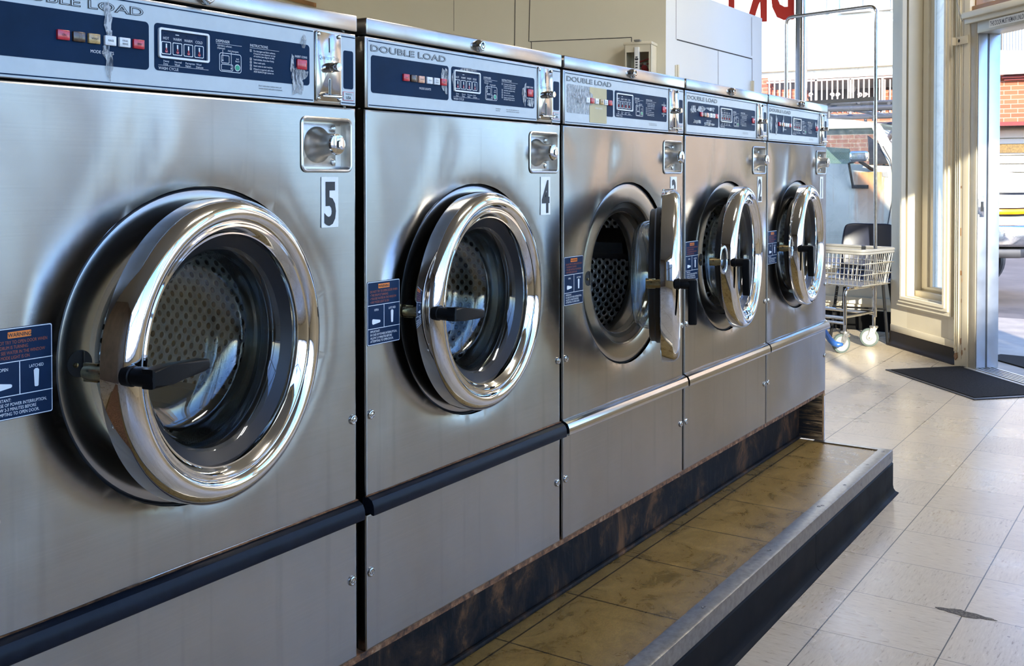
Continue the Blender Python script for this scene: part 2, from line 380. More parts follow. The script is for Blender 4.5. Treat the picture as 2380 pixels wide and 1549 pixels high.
    def tube(s, pts, r, mat, seg=10, closed=False, cap=True):
        P = [Vector(p) for p in pts]; n = len(P); vs = []; prev = None
        for i in range(n):
            a = P[(i-1) % n] if (i or closed) else P[0]; b = P[(i+1) % n] if (i < n-1 or closed) else P[-1]
            t = (b-a).normalized()
            if prev is None:
                q = Vector((0,0,1)) if abs(t.z) < .9 else Vector((1,0,0))
                u = (q-t*q.dot(t)).normalized()
            else: u = (prev-t*prev.dot(t)).normalized()
            prev = u; w = t.cross(u)
            rr = r[i] if hasattr(r, '__len__') else r
            for k in range(seg):
                g = 2*pi*k/seg; vs.append(P[i]+(u*cos(g)+w*sin(g))*rr)
        fs = []
        for i in range(n if closed else n-1):
            for k in range(seg):
                j = (i+1) % n; k2 = (k+1) % seg
                fs.append((i*seg+k, i*seg+k2, j*seg+k2, j*seg+k))
        if not closed and cap: fs += [tuple(range(seg-1, -1, -1)), tuple((n-1)*seg+k for k in range(seg))]
        return s.add(vs, fs, mat)
    def sphere(s, c, r, mat, seg=12, rings=8, sc=(1,1,1), ax=(0,0,1)):
        pr = [(max(1e-5, r*sin(pi*i/rings)), -r*cos(pi*i/rings)) for i in range(rings+1)]
        return s.lathe(pr, mat, c, ax, (1,0,0) if abs(ax[2]) > .5 else (0,0,1), seg)
    def ring(s, outer, inner, axis, a0, a1, mat):
        """rectangular picture-frame ring; outer/inner=(x0,x1,z0,z1)"""
        ox0, ox1, oz0, oz1 = outer; ix0, ix1, iz0, iz1 = inner
        for q in (((ox0,oz0),(ox1,oz0),(ix1,iz0),(ix0,iz0)), ((ox1,oz0),(ox1,oz1),(ix1,iz1),(ix1,iz0)), ((ox1,oz1),(ox0,oz1),(ix0,iz1),(ix1,iz1)), ((ox0,oz1),(ox0,oz0),(ix0,iz0),(ix0,iz1))):
            s.prism(list(q), axis, a0, a1, mat)
        return s
    def text(s, txt, x, z, h, mat, y=0.0, sx=1.0, align='L', off=0.0, mirror=False, skew=0):
        vs, fs, w = text_geo(txt, off)
        ox = {'L': 0, 'C': -w/2, 'R': -w}[align]
        vv = [(x+(-1 if mirror else 1)*(vx+ox)*h*sx, y, z+vz*h) for vx, vz in vs]
        return s.add(vv, fs, mat)
    def xf(s, mat, start=0):
        for i in range(start, len(s.v)): s.v[i] = tuple(mat @ Vector(s.v[i]))
        return s
    def build(s, name, parent=None, origin=(0,0,0), smooth=30, label=None):
        me = bpy.data.meshes.new(name)
        O = Vector(origin)
        me.from_pydata([Vector(v)-O for v in s.v], [], s.f)
        for m_ in s.mats: me.materials.append(m_)
        me.polygons.foreach_set('material_index', s.mi)
        me.polygons.foreach_set('use_smooth', [True]*len(s.f))
        uvl = me.uv_layers.new(name='UVMap').data
        buf = [0.0]*(2*len(me.loops))
        for p_, u in zip(me.polygons, s.uv):
            for q, li in enumerate(p_.loop_indices):
                if u: a, b = u[q]
                else:
                    v = me.vertices[me.loops[li].vertex_index].co; a, b = v.x+v.y*.31, v.z+v.y*.17
                buf[2*li] = a; buf[2*li+1] = b
        uvl.foreach_set('uv', buf)
        me.update()
        me.set_sharp_from_angle(angle=radians(smooth))
        return link(me, name, parent, None, label, O if parent is None else None)

def link(me, name, parent=None, loc=None, label=None, origin=None):
    o = bpy.data.objects.new(name, me); COL.objects.link(o)
    if parent: o.parent = parent
    if origin is not None: o.location = origin
    if loc is not None: o.location = loc
    if label: o['label'] = label
    return o

_TX = {}; _X0 = {}
def text_geo(txt, off=0.0):
    k = (txt, off)
    if k in _TX: return _TX[k]
    cu = bpy.data.curves.new('lettering', 'FONT'); cu.body = txt; cu.size = 1.0; cu.offset = off; cu.resolution_u = 3
    ob = bpy.data.objects.new('lettering', cu); COL.objects.link(ob)
    dg = bpy.context.evaluated_depsgraph_get()
    me = bpy.data.meshes.new_from_object(ob.evaluated_get(dg))
    vs = [(v.co.x/.729, v.co.y/.729) for v in me.vertices]; fs = [tuple(p_.vertices) for p_ in me.polygons]
    if off: w = text_geo(txt)[2]; x0 = _X0[txt]
    else: x0 = min(v[0] for v in vs); w = max(v[0] for v in vs)-x0; _X0[txt] = x0
    vs = [(a-x0, b) for a, b in vs]
    bpy.data.objects.remove(ob); bpy.data.curves.remove(cu); bpy.data.meshes.remove(me)
    _TX[k] = (vs, fs, w); return _TX[k]

def rrect(x0, x1, z0, z1, r, n=5):
    out = []
    for cx, cz, a in ((x1-r, z1-r, 0), (x0+r, z1-r, pi/2), (x0+r, z0+r, pi), (x1-r, z0+r, 1.5*pi)):
        for i in range(n+1):
            t = a+pi/2*i/n; out.append((cx+r*cos(t), cz+r*sin(t)))
    return out
def circ(cx, cz, r, n=48): return [(cx+r*cos(2*pi*i/n), cz+r*sin(2*pi*i/n)) for i in range(n)]

def empty(name, loc=(0,0,0), rz=0.0, label=None, cat=None, group=None):
    o = bpy.data.objects.new(name, None); COL.objects.link(o)
    o.location = loc; o.rotation_euler = (0, 0, rz); o.empty_display_size = .1
    return tag(o, label, cat, group)
def tag(o, label=None, cat=None, group=None, kind=None):
    if label: o['label'] = label
    if cat: o['category'] = cat
    if group: o['group'] = group
    if kind: o['kind'] = kind
    return o
def struct(o): o['kind'] = 'structure'; return o
# ------------------------------------------------------------------ washing machines
W = .6716; S0 = .0587; ZB = .3564
CX, CZ = .346, .955           # door centre, local to a machine
E1 = .0006                    # print thickness

def panel_sheet(outer, holes, disp, step=.022, y=0.0, mat='steel', skirt=.02, edge=.004):
    """thin sheet in the x-z plane with holes; disp(x,z)->y offset"""
    mb = MB(); x0, x1, z0, z1 = outer
    X0, X1, Z0, Z1 = x0+edge, x1-edge, z0+edge, z1-edge
    pts, edges = [], []
    def loop(L):
        o = len(pts); pts.extend(Vector(p) for p in L); n = len(L)
        edges.extend((o+i, o+(i+1) % n) for i in range(n)); return L
    per = []
    nx = max(2, int((X1-X0)/step)); nz = max(2, int((Z1-Z0)/step))
    per += [(X0+(X1-X0)*i/nx, Z0) for i in range(nx)]+[(X1, Z0+(Z1-Z0)*i/nz) for i in range(nz)]
    per += [(X1-(X1-X0)*i/nx, Z1) for i in range(nx)]+[(X0, Z1-(Z1-Z0)*i/nz) for i in range(nz)]
    loop(per)
    for h in holes: loop(h['poly'])
    for i in range(1, nx):
        for j in range(1, nz):
            a, b = X0+(X1-X0)*i/nx, Z0+(Z1-Z0)*j/nz
            ok = True
            for h in holes:
                if h['kind'] == 'c':
                    if (a-h['c'][0])**2+(b-h['c'][1])**2 < (h['r']+step*.35)**2: ok = False
                else:
                    q = h['b']
                    if q[0]-step*.4 < a < q[1]+step*.4 and q[2]-step*.4 < b < q[3]+step*.4: ok = False
            if ok: pts.append(Vector((a, b)))
    for h in holes:                      # extra rings near the round opening
        if h['kind'] == 'c':
            for dr in (.006, .014, .026):
                for k in range(72):
                    t = 2*pi*k/72; pts.append(Vector((h['c'][0]+(h['r']+dr)*cos(t), h['c'][1]+(h['r']+dr)*sin(t))))
    V, _, F = delaunay_2d_cdt(pts, edges, [], 0, 1e-6)[:3]
    keep = []
    for f in F:
        c = sum((V[i] for i in f), Vector((0, 0)))/len(f); ok = True
        for h in holes:
            if h['kind'] == 'c':
                if (c-Vector(h['c'])).length < h['r']*.9985: ok = False
            else:
                q = h['b']
                if q[0] < c.x < q[1] and q[2] < c.y < q[3]: ok = False
        if ok: keep.append(tuple(f))
    mb.add([(v.x, y+disp(v.x, v.y), v.y) for v in V], keep, mat)
    n = len(per)
    def out(p):
        return (x0 if p[0] <= X0+1e-6 else x1 if p[0] >= X1-1e-6 else p[0], z0 if p[1] <= Z0+1e-6 else z1 if p[1] >= Z1-1e-6 else p[1])
    rings = [[(p[0], y+disp(*p), p[1]) for p in per]]
    for q, d in ((.55, .0008), (.9, .0028)):
        rings.append([(p[0]+(out(p)[0]-p[0])*q, y+d, p[1]+(out(p)[1]-p[1])*q) for p in per])
    rings.append([(out(p)[0], y+.006, out(p)[1]) for p in per]); rings.append([(out(p)[0], y+skirt, out(p)[1]) for p in per])
    vs = [v for r in rings for v in r]; fs = []
    for k in range(len(rings)-1):
        for i in range(n): fs.append((k*n+i, k*n+(i+1) % n, (k+1)*n+(i+1) % n, (k+1)*n+i))
    mb.add(vs, fs, mat)
    return mb

def make_disp(seed, dish=True, amp=.0048):
    def d(x, z):
        # the sheet is pulled in around the round opening and is slightly wavy everywhere
        e = min(x-.01, .668-x, z-.36+.0, 1.3245-z); e = max(0, min(1, e/.05))
        for b in ((.525, .67, 1.11, 1.32), (0, .108, .895, 1.025), (.64, .67, .76, .80), (.0, .04, .76, .80), (.0, .04, .48, .52), (.64, .67, .48, .52)):   # flat round the signs and fasteners
            q = max(b[0]-x, x-b[1], b[2]-z, z-b[3], 0)/.05; e *= min(1, q*q*(3-2*min(1, q))) if q < 1 else 1
        v = amp*e*noise.noise(Vector((x*2.6+seed*3.1, z*1.9, seed)))+amp*.5*e*noise.noise(Vector((x*6.0, z*3.2+seed, seed+9)))
        if dish:
            r = sqrt((x-CX)**2+(z-CZ)**2)-.236
            v += .0062*math.exp(-max(0, r)/.020)
            v += .0022*e*math.exp(-((x-(.215+.05*sin((z-1.2)*7)))/.03)**2)*max(0, min(1, (z-1.05)/.1))
        return v
    return d

def fastener(x, z, y, parent):
    mb = MB()
    mb.lathe([(.0085, -.002), (.0085, .002), (.0075, .0035), (.0062, .004), (.0058, .0025), (.0045, .0025), (.004, .0045), (.0018, .005), (.0014, .003), (1e-5, .003)], 'chrome_worn', (x, y, z), seg=20)
    return mb.build('fastener', parent, (0, 0, ZB))

CACHE = {}
def part(key, fn, name, parent, label=None):
    """build a mesh once and share its data between the machines"""
    if key not in CACHE:
        CACHE[key] = fn().build(name, parent, (0, 0, ZB)).data
        o = [c for c in parent.children if c.data == CACHE[key]][0]
        if label: o['label'] = label
        return o
    return link(CACHE[key], name, parent, label=label)

def control_panel(n):
    mb = MB()
    mb.box(.010, .668, 0, .03, 1.3270, 1.4535, 'steel_plain', .002)
    y = -.0008
    def plate(x0, x1, z0, z1, r, mat, yy): mb.prism(rrect(x0, x1, z0, z1, r), 'y', yy, .001, mat)
    plate(.0165, .5665, 1.3285, 1.4500, .002, 'panel_grey', y)
    plate(.6295, .6655, 1.3285, 1.4500, .002, 'panel_grey', y)
    y1 = y-.0006; y2 = y1-.0006
    for z in (1.4462, 1.3322):
        plate(.0185, .5640, z-.0008, z+.0008, .0004, 'navy', y1); plate(.631, .6645, z-.0008, z+.0008, .0004, 'navy', y1)
    # heading in outlined capitals
    yy = y1
    mb.text('DOUBLE LOAD', .0245, 1.4285, .0115, 'ink_black', yy, 2.02, off=.03)
    mb.text('DOUBLE LOAD', .0245, 1.4285, .0115, 'panel_grey', yy-.0004, 2.02, off=-.022)
    if n == 3:
        plate(.0245, .215, 1.3545, 1.4215, .006, 'film', y1); plate(.2152, .248, 1.3545, 1.4215, .004, 'navy', y1)
        plate(.130, .2145, 1.336, 1.4215, .003, 'paper', y1-.0003)
    else:
        plate(.0245, .248, 1.3545, 1.4215, .006, 'navy', y1)
    plate(.257, .556, 1.3555, 1.4225, .006, 'navy', y1)
    plate(.636, .660, 1.3565, 1.4225, .004, 'navy', y1)
    wt = 'ink_white'
    mb.text('MODE LIGHTS', .175, 1.3700, .0042, wt, y2, .95, 'C')
    mb.text('WASH CYCLE', .263, 1.3573, .0042, wt, y2, .95)
    plate(.263, .350, 1.3632, 1.3636, .0002, wt, y2)
    for k, (a, b) in enumerate((('Heavy', 'Duty'), ('Normal', 'Wash'), ('Permpress', 'Nylon'), ('Wool', 'Delicate'))):
        x = .2715+.0188*k
        mb.text(a, x, 1.3685, .0030, wt, y2, .95); mb.text(b, x, 1.3645, .0030, wt, y2, .95)
    mb.text('DISPENSER', .364, 1.4070, .0042, wt, y2, .95); plate(.364, .413, 1.4050, 1.4054, .0002, wt, y2)
    mb.text('Add fabric softener.', .3665, 1.4010, .0028, wt, y2, .9); mb.text('(Optional)', .3665, 1.3972, .0028, wt, y2, .9)
    mb.text('Add detergent.', .386, 1.3945, .0028, wt, y2, .9)
    def outline(x0, x1, z0, z1, r, w):
        a = rrect(x0, x1, z0, z1, r); b = rrect(x0+w, x1-w, z0+w, z1-w, max(.0005, r-w)); k = len(a)
        mb.add([(p[0], y2, p[1]) for p in a+b], [(i, (i+1) % k, k+(i+1) % k, k+i) for i in range(k)], wt)
    outline(.370, .412, 1.3635, 1.3920, .004, .0009); outline(.3735, .389, 1.3765, 1.3885, .002, .0008); outline(.3735, .396, 1.3655, 1.3752, .002, .0008)
    plate(.3765, .3770, 1.3805, 1.3965, .0002, wt, y2); plate(.3925, .3930, 1.3690, 1.3940, .0002, wt, y2)
    mb.prism(circ(.3767, 1.3805, .0012, 10), 'y', y2, .0, wt); mb.prism(circ(.3927, 1.369, .0012, 10), 'y', y2, .0, wt)
    mb.text('Add', .4045, 1.3835, .0026, wt, y2, .9, 'C'); mb.text('Bleach', .4045, 1.3800, .0026, wt, y2, .85, 'C')
    mb.prism(circ(.4045, 1.3715, .0052, 20), 'y', y2, 0, wt); mb.prism(circ(.4045, 1.3715, .0042, 20), 'y', y2-.0004, 0, 'green')
    mb.text('INSTRUCTIONS', .4295, 1.4070, .0042, wt, y2, .9); plate(.4295, .489, 1.4050, 1.4054, .0002, wt, y2)
    L = [('1', 'Put detergent and fabric softener,', 1.3995), ('', 'if required, into dispenser on top', 1.3955), ('', 'of machine (see diagram at left).', 1.3915), ('2', 'Load clothes, close door firmly.', 1.3865),
         ('3', 'Select wash cycle.', 1.3815), ('4', 'Insert coins to start machine.', 1.3765), ('5', 'If bleach is required, add when', 1.3715), ('', 'ADD BLEACH light comes on.', 1.3675)]
    for a, b, z in L:
        if a: outline(.4290, .4325, z-.0006, z+.0030, .0003, .0004); mb.text(a, .4302, z+.0001, .0022, wt, y2, .9)
        mb.text(b, .4365, z, .0028, wt, y2, .86)
    mb.text('INSERT COINS', .5365, 1.3995, .0036, wt, y2, .85, 'C'); mb.text('TIME REMAINING', .5375, 1.3750, .0036, wt, y2, .75, 'C')
    mb.text('Door Locks when machine starts, and', .447, 1.3465, .0026, 'ink_black', y1, .86); mb.text('remains locked until cycle is completed.', .447, 1.3425, .0026, 'ink_black', y1, .86)
    if n == 4: mb.text('Door Locks when', .408, 1.3465, .0026, 'ink_black', y1, .7); mb.text('remains locked', .408, 1.3425, .0026, 'ink_black', y1, .7)
    # curled clear film, torn
    rnd = random.Random(n*5+1)
    def blob(cx, cz, w, h, k=14):
        pts = []
        for i in range(k):
            t = 2*pi*i/k; q = 1+rnd.uniform(-.35, .35)
            pts.append((cx+w*cos(t)*q, cz+h*sin(t)*q))
        tr = tessellate_polygon([[Vector((p[0], 0, p[1])) for p in pts]])
        mb.add([(p[0], y2-.0003-.0006*rnd.random(), p[1]) for p in pts], tr, 'film')
    for (cx, cz, w, h) in {5: ((.183, 1.420, .006, .022), (.186, 1.398, .004, .010), (.180, 1.372, .007, .010), (.185, 1.352, .006, .020), (.533, 1.371, .016, .013), (.541, 1.424, .006, .012), (.517, 1.388, .005, .016), (.528, 1.352, .012, .014)), 4: ((.235, 1.39, .011, .028), (.262, 1.398, .006, .012), (.515, 1.385, .008, .024), (.54, 1.366, .012, .008), (.31, 1.42, .03, .003)),
                           2: ((.06, 1.40, .02, .012), (.12, 1.405, .03, .008), (.19, 1.407, .03, .007), (.09, 1.365, .03, .006), (.17, 1.362, .04, .005)), 1: ((.035, 1.39, .012, .03), (.09, 1.385, .012, .03), (.16, 1.39, .01, .028), (.27, 1.41, .012, .01), (.545, 1.39, .01, .03), (.52, 1.40, .006, .016)), 3: ((.1, 1.395, .05, .02), (.535, 1.385, .006, .02))}[n]:
        blob(cx, cz, w, h)
    return mb

def make_machine(n, base, theta, lever, label):
    root = empty('washing_machine', (base, 0, ZB), 0, label, 'washing machine', 'numbered coin washing machines in a row')
    B = lambda mb, name, par, lab=None: mb.build(name, par, (0, 0, ZB), label=lab)
    def cab():
        mb = MB()
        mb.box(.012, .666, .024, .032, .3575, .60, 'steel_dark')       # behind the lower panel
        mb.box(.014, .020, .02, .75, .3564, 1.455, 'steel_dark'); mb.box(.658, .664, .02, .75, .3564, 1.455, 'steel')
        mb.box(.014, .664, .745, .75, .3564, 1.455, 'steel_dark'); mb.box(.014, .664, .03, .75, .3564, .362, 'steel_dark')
        return mb
    part('cab', cab, 'cabinet', root)
    # front sheets
    hole = dict(kind='c', c=(CX, CZ), r=.236, poly=circ(CX, CZ, .236, 96))
    rb = (.540, .6535, 1.2155, 1.3020)
    rec = dict(kind='r', b=rb, poly=rrect(*rb, .009, 4))
    fp = B(panel_sheet((.010, .668, .6335, 1.3250), [hole, rec], make_disp(n)), 'front_panel', root)
    fastener(.0225, .780, .0, fp); fastener(.6575, .780, .0, fp)
    lp = B(panel_sheet((.010, .668, ZB, .6020), [], make_disp(n+20, False, .0022)), 'lower_panel', root)
    fastener(.0215, .497, .0, lp); fastener(.6545, .497, .0, lp)
    def strip():
        mb = MB()
        pr = [(.010, .634), (-.004, .6335), (-.012, .629), (-.016, .621), (-.0172, .612), (-.0172, .6055), (-.0160, .6028), (-.012, .6028), (-.009, .605), (.010, .6045)]
        mb.prism(pr, 'x', .012, .670, 'trim_black' if n >= 4 else 'steel_smooth')
        mb.prism([(.0, .6335), (-.003, .636), (.004, .637), (.006, .6335)], 'x', .011, .669, 'rust' if n >= 4 else 'steel_plain')
        return mb
    part(('strip', n >= 4), strip, 'kick_trim', root, 'black bumper strip' if n >= 4 else 'bright metal bumper strip')
    def lid():
        mb = MB(); mb.box(.010, .668, -.004, .74, 1.4565, 1.4860, 'steel_plain', .003); return mb
    ld = part('lid', lid, 'lid', root)
    def lk():
        mb = MB(); c = (.341, -.004, 1.4705)
        mb.lathe([(.0125, -.001), (.0125, .005), (.0105, .008), (.0102, .012), (.0085, .0135), (.0065, .0135)], 'chrome_worn', c, seg=28)
        mb.lathe([(.0065, .0135), (.0060, .0115), (.0045, .0115)], 'dark', c, seg=28)
        mb.lathe([(.0045, .0115), (.0045, .0137), (1e-5, .0140)], 'chrome_worn', c, seg=20)
        mb.box(.340, .342, -.0185, -.0176, 1.4705, 1.4775, 'dark'); return mb
    part('lidlock', lk, 'lid_lock', ld)
    # control panel
    cp = B(control_panel(n), 'control_panel', root)
    lens = {5: ['red_lens', 'brown_lens', 'amber_lens', 'white_lens', 'white_lens', 'red_lens'], 4: ['red_lens', 'brown_lens', 'peach_lens', 'white_lens', 'white_lens', 'red_lens'],
            3: ['white_lens', 'red_lens', 'white_lens', 'amber_lens', 'white_lens', 'red_lens'], 2: ['red_lens', 'brown_lens', 'peach_lens', 'white_lens', 'white_lens', 'red_lens'], 1: ['red_lens', 'brown_lens', 'peach_lens', 'white_lens', 'white_lens', 'red_lens']}[n]
    for k, (u, tx) in enumerate(zip((.118, .140, .162, .186, .208, .230), ('ON', '', 'WASH', 'RINSE', 'FINAL/RINSE', 'SPIN'))):
        def ml():
            mb = MB(); mb.box(u-.0085, u+.0085, -.0052, .0, 1.3820, 1.3952, lens[k], .001)
            for i, q in enumerate(tx.split('/')):
                if q: mb.text(q, u, 1.3872-(i-.5*tx.count('/'))*.0042, .0030, 'ink_black', -.0056, .85, 'C')
            return mb
        part(('ml', k, lens[k]), ml, 'mode_light', cp)
    def disp():
        mb = MB()
        a = rrect(.2625, .350, 1.3735, 1.4165, .004); b = rrect(.2655, .347, 1.3765, 1.4135, .002); k = len(a)
        mb.add([(q[0], -.0050, q[1]) for q in a]+[(q[0], -.0050, q[1]) for q in b]+[(q[0], -.001, q[1]) for q in a]+[(q[0], -.0015, q[1]) for q in b],
               [(i, (i+1) % k, k+(i+1) % k, k+i) for i in range(k)]+[(i, (i+1) % k, 2*k+(i+1) % k, 2*k+i) for i in range(k)]+[(k+i, k+(i+1) % k, 3*k+(i+1) % k, 3*k+i) for i in range(k)], 'ink_white')
        mb.prism(b, 'y', -.0018, -.001, 'navy_label')
        for i, q in enumerate(('HOT', 'WARM', 'WARM', 'COLD')):
            x = .2758+.0190*i; mb.text(q, x, 1.4005, .0040, 'ink_white', -.0022, .85, 'C')
            mb.box(x-.003, x+.003, -.0024, -.0018, 1.4082, 1.4092, 'ink_white' if i == 1 else 'navy')
            o = rrect(x-.0082, x+.0082, 1.3795, 1.3975, .0018); r2 = rrect(x-.0072, x+.0072, 1.3805, 1.3965, .0014); m_ = len(o)
            mb.add([(c[0], -.0024, c[1]) for c in o+r2], [(j, (j+1) % m_, m_+(j+1) % m_, m_+j) for j in range(m_)], 'ink_white')
            mb.prism(r2, 'y', -.0023, -.0018, 'navy')
            mb.box(x-.001, x+.001, -.0030, -.0022, 1.3880, 1.3945, 'ink_white'); mb.box(x-.001, x+.001, -.0031, -.0022, 1.3845, 1.3885, 'red_lens')
            mb.prism(circ(x, 1.3838, .0022, 12), 'y', -.0031, -.002, 'red_lens')
        return mb
    part('disp', disp, 'cycle_display', cp)
    def rl():
        mb = MB(); mb.box(.5262, .5482, -.0045, 0, 1.3805, 1.3972, 'red_lens', .0015); return mb
    part('rl', rl, 'coin_light', cp)
    # coin plate
    def coin():
        mb = MB(); mb.prism(rrect(.5695, .6285, 1.3315, 1.4490, .004), 'y', -.0035, .001, 'steel_smooth', .0008)
        mb.box(.5990, .6006, -.0040, -.003, 1.4150, 1.4390, 'dark')
        mb.prism(rrect(.5980, .6022, 1.3410, 1.3705, .002), 'y', -.0042, -.003, 'chrome_worn'); mb.prism(rrect(.5988, .6014, 1.3418, 1.3697, .0012), 'y', -.0046, -.003, 'dark')
        mb.text('Quarters Only', .5995, 1.4020, .0075, 'ink_black', -.0041, .78, 'C', off=-.018); return mb
    co = part('coin', coin, 'coin_plate', root)
    def cs(x, z):
        def f():
            mb = MB(); mb.lathe([(.0035, 0), (.0033, .0015), (.0022, .0024), (1e-5, .0027)], 'chrome_worn', (x, -.0035, z), seg=14); return mb
        return f
    for i, (x, z) in enumerate(((.5745, 1.4435), (.6235, 1.4435), (.5745, 1.3365), (.6235, 1.3365))): part(('cs', i), cs(x, z), 'screw', co)
    def kn():
        mb = MB(); mb.lathe([(.0085, 0), (.0085, .008), (.0070, .010), (.0070, .013), (.0078, .014), (.0078, .020), (.0065, .023), (1e-5, .0235)], 'chrome_worn', (.5995, -.0035, 1.3890), seg=24); return mb
    part('kn', kn, 'coin_return_button', co)
    def lv():
        mb = MB(); mb.tube([(.578, -.010, 1.3400), (.59, -.016, 1.3398), (.61, -.020, 1.3402), (.622, -.014, 1.3405)], [.0016, .0028, .0030, .0014], 'chrome_worn', 10)
        mb.box(.596, .603, -.014, -.003, 1.3380, 1.3420, 'chrome_worn', .001); return mb
    part('lv', lv, 'coin_lever', co)
    def mu():
        mb = MB(); mb.prism(rrect(.6345, .6605, 1.3365, 1.3515, .0004), 'y', -.0016, 0, 'ink_red'); mb.prism(rrect(.6353, .6597, 1.3373, 1.3507, .0003), 'y', -.0020, 0, 'panel_grey')
        mb.text('MADE IN', .6475, 1.3462, .0030, 'ink_black', -.0024, .9, 'C'); mb.text('USA', .6475, 1.3390, .0052, 'ink_black', -.0024, .95, 'C', off=.02); return mb
    part('mu', mu, 'origin_sticker', root)
    # lock recess
    def rc():
        mb = MB(); o = rrect(*rb, .009, 4); k = len(o)
        def inset(d): return rrect(rb[0]+d, rb[1]-d, rb[2]+d, rb[3]-d, max(.002, .009-d), 4)
        L = [(o, .0005), (inset(-.0035), -.0018), (inset(-.001), -.0034), (inset(.0015), -.0024), (inset(.0028), .002), (inset(.003), .020)]
        vs = [(q[0], y, q[1]) for P_, y in L for q in P_]
        mb.add(vs, [(j*k+i, j*k+(i+1) % k, (j+1)*k+(i+1) % k, (j+1)*k+i) for j in range(len(L)-1) for i in range(k)], 'satin')
        mb.box(rb[0], rb[1], .0195, .022, rb[2], rb[3], 'satin')
        mb.prism(rrect(.5455, .6340, 1.2225, 1.2955, .002), 'y', .0160, .0196, 'satin', .0006); return mb
    rcs = part('rc', rc, 'lock_recess', root)
    def cone():
        mb = MB(); c = (.5900, .0160, 1.2590)
        mb.lathe([(.0310, 0), (.0305, .003), (.0270, .008), (.0215, .016), (.0190, .024), (.0180, .036), (.0178, .044), (.0165, .0475), (.0125, .0490), (1e-5, .0492)], 'satin', c, seg=36)
        mb.lathe([(.0178, .0435), (.0182, .0445), (.0168, .0482), (.0125, .0497), (1e-5, .0499)], 'chrome', c, seg=36)
        mb.prism(rrect(.5862, .5938, 1.2525, 1.2655, .0035), 'y', -.0345, -.033, 'dark'); mb.prism(rrect(.5895, .593, 1.2540, 1.2640, .0015), 'y', -.0348, -.033, 'chrome_worn'); return mb
    part('cone', cone, 'cone_lock', rcs)
    def rv(x, z):
        def f():
            mb = MB(); mb.lathe([(.0056, 0), (.0050, .003), (.003, .0048), (1e-5, .0052)], 'satin', (x, .0160, z), seg=16); return mb
        return f
    for i, (x, z) in enumerate(((.5515, 1.2875), (.6265, 1.2875), (.5515, 1.2300), (.6265, 1.2300))): part(('rv', i), rv(x, z), 'rivet', rcs)
    # number sign
    mb = MB(); mb.prism(rrect(.5825, .6225, 1.1190, 1.2045, .001), 'y', -.0012, .0005, 'sticker_white')
    mb.text(str(n), .6025, 1.1255, .0725, 'ink_black', -.0017, .62 if n != 1 else .45, 'C', off=.03)
    B(mb, 'number_sign', root, 'white sign with black number %d' % n)
    # warning sticker
    def wn():
        mb = MB(); x0, x1, z0, z1 = .0140, .1005, .9035, 1.0165; y0, y1, y2 = -.0010, -.0014, -.0018
        mb.prism(rrect(x0-.0006, x1+.0006, z0-.0006, z1+.0006, .003), 'y', y0+.0002, .001, 'navy_label'); mb.prism(rrect(x0, x1, z0, z1, .0025), 'y', y0, .001, 'ink_white')
        mb.prism(rrect(x0+.0011, x1-.0011, z0+.0011, z1-.0011, .002), 'y', y1, .001, 'navy_label')
        for q in ((x0, x1, .9740, .9750), (x0, x1, .9320, .9330), (.0566, .0576, .9330, .9745)): mb.box(q[0], q[1], y2, 0, q[2], q[3], 'ink_white')
        mb.prism(rrect(.0420, .0725, 1.0040, 1.0120, .001), 'y', y2, 0, 'ink_orange'); mb.text('WARNING', .05725, 1.0055, .0052, 'ink_black', y2-.0004, .88, 'C', off=.01)
        for i, q in enumerate(('DO NOT TRY TO OPEN DOOR WHEN', '\u2022 THE DRUM IS TURNING', '\u2022 YOU SEE WATER IN THE WINDOW', '\u2022 ANY MODE LIGHT IS ON')): mb.text(q, .0205, .9970-.0063*i, .0043, 'ink_rust', y2, .72)
        mb.text('OPEN', .0365, .9640, .0040, 'ink_white', y2, .8, 'C'); mb.text('LATCHED', .0790, .9640, .0040, 'ink_white', y2, .8, 'C')
        mb.prism([(.0275, .9500), (.0455, .9470), (.0470, .9460), (.0470, .9435), (.0455, .9425), (.0275, .9400), (.0255, .9420), (.0255, .9480)], 'y', y2, 0, 'ink_white')
        mb.prism([(.0755, .9600), (.0775, .9620), (.0805, .9620), (.0825, .9600), (.0815, .9400), (.0805, .9390), (.0775, .9390), (.0765, .9400)], 'y', y2, 0, 'ink_white')
        for i, q in enumerate(('IMPORTANT:', 'IN CASE OF POWER INTERRUPTION,', 'ALLOW 2-3 MINUTES BEFORE', 'ATTEMPTING TO OPEN DOOR.')): mb.text(q, .0205, .9255-.0058*i, .0042, 'ink_white', y2, .76)
        return mb
    part('wn', wn, 'warning_label', root)
    # dish, boot and drum
    def dish():
        mb = MB()
        mb.lathe([(.2365, -.0150), (.2340, -.0150), (.2325, -.0125), (.2300, -.0110), (.2180, -.0105), (.2000, -.0115), (.1880, -.0120), (.1845, -.0130), (.1830, -.0160), (.1815, -.0220)], 'dish', (CX, 0, CZ), seg=96,
                 mats=['rubber', 'rubber', 'rubber', 'dish', 'dish', 'dish', 'dish', 'dish', 'dish']); return mb
    ds = part('dish', dish, 'door_surround', root)
    def lh():
        mb = MB(); x, z = CX-.199, CZ+.001
        mb.lathe([(.0180, .0009), (1e-5, .0010)], 'dark', (x, .0112, z), seg=28); mb.box(x+.004, x+.006, .0085, .0102, z-.016, z+.016, 'steel_dark'); mb.lathe([(.0035, 0), (.0030, .003), (1e-5, .004)], 'brass', (x-.007, .0100, z-.001), seg=10); return mb
    part('lh', lh, 'latch_hole', ds)
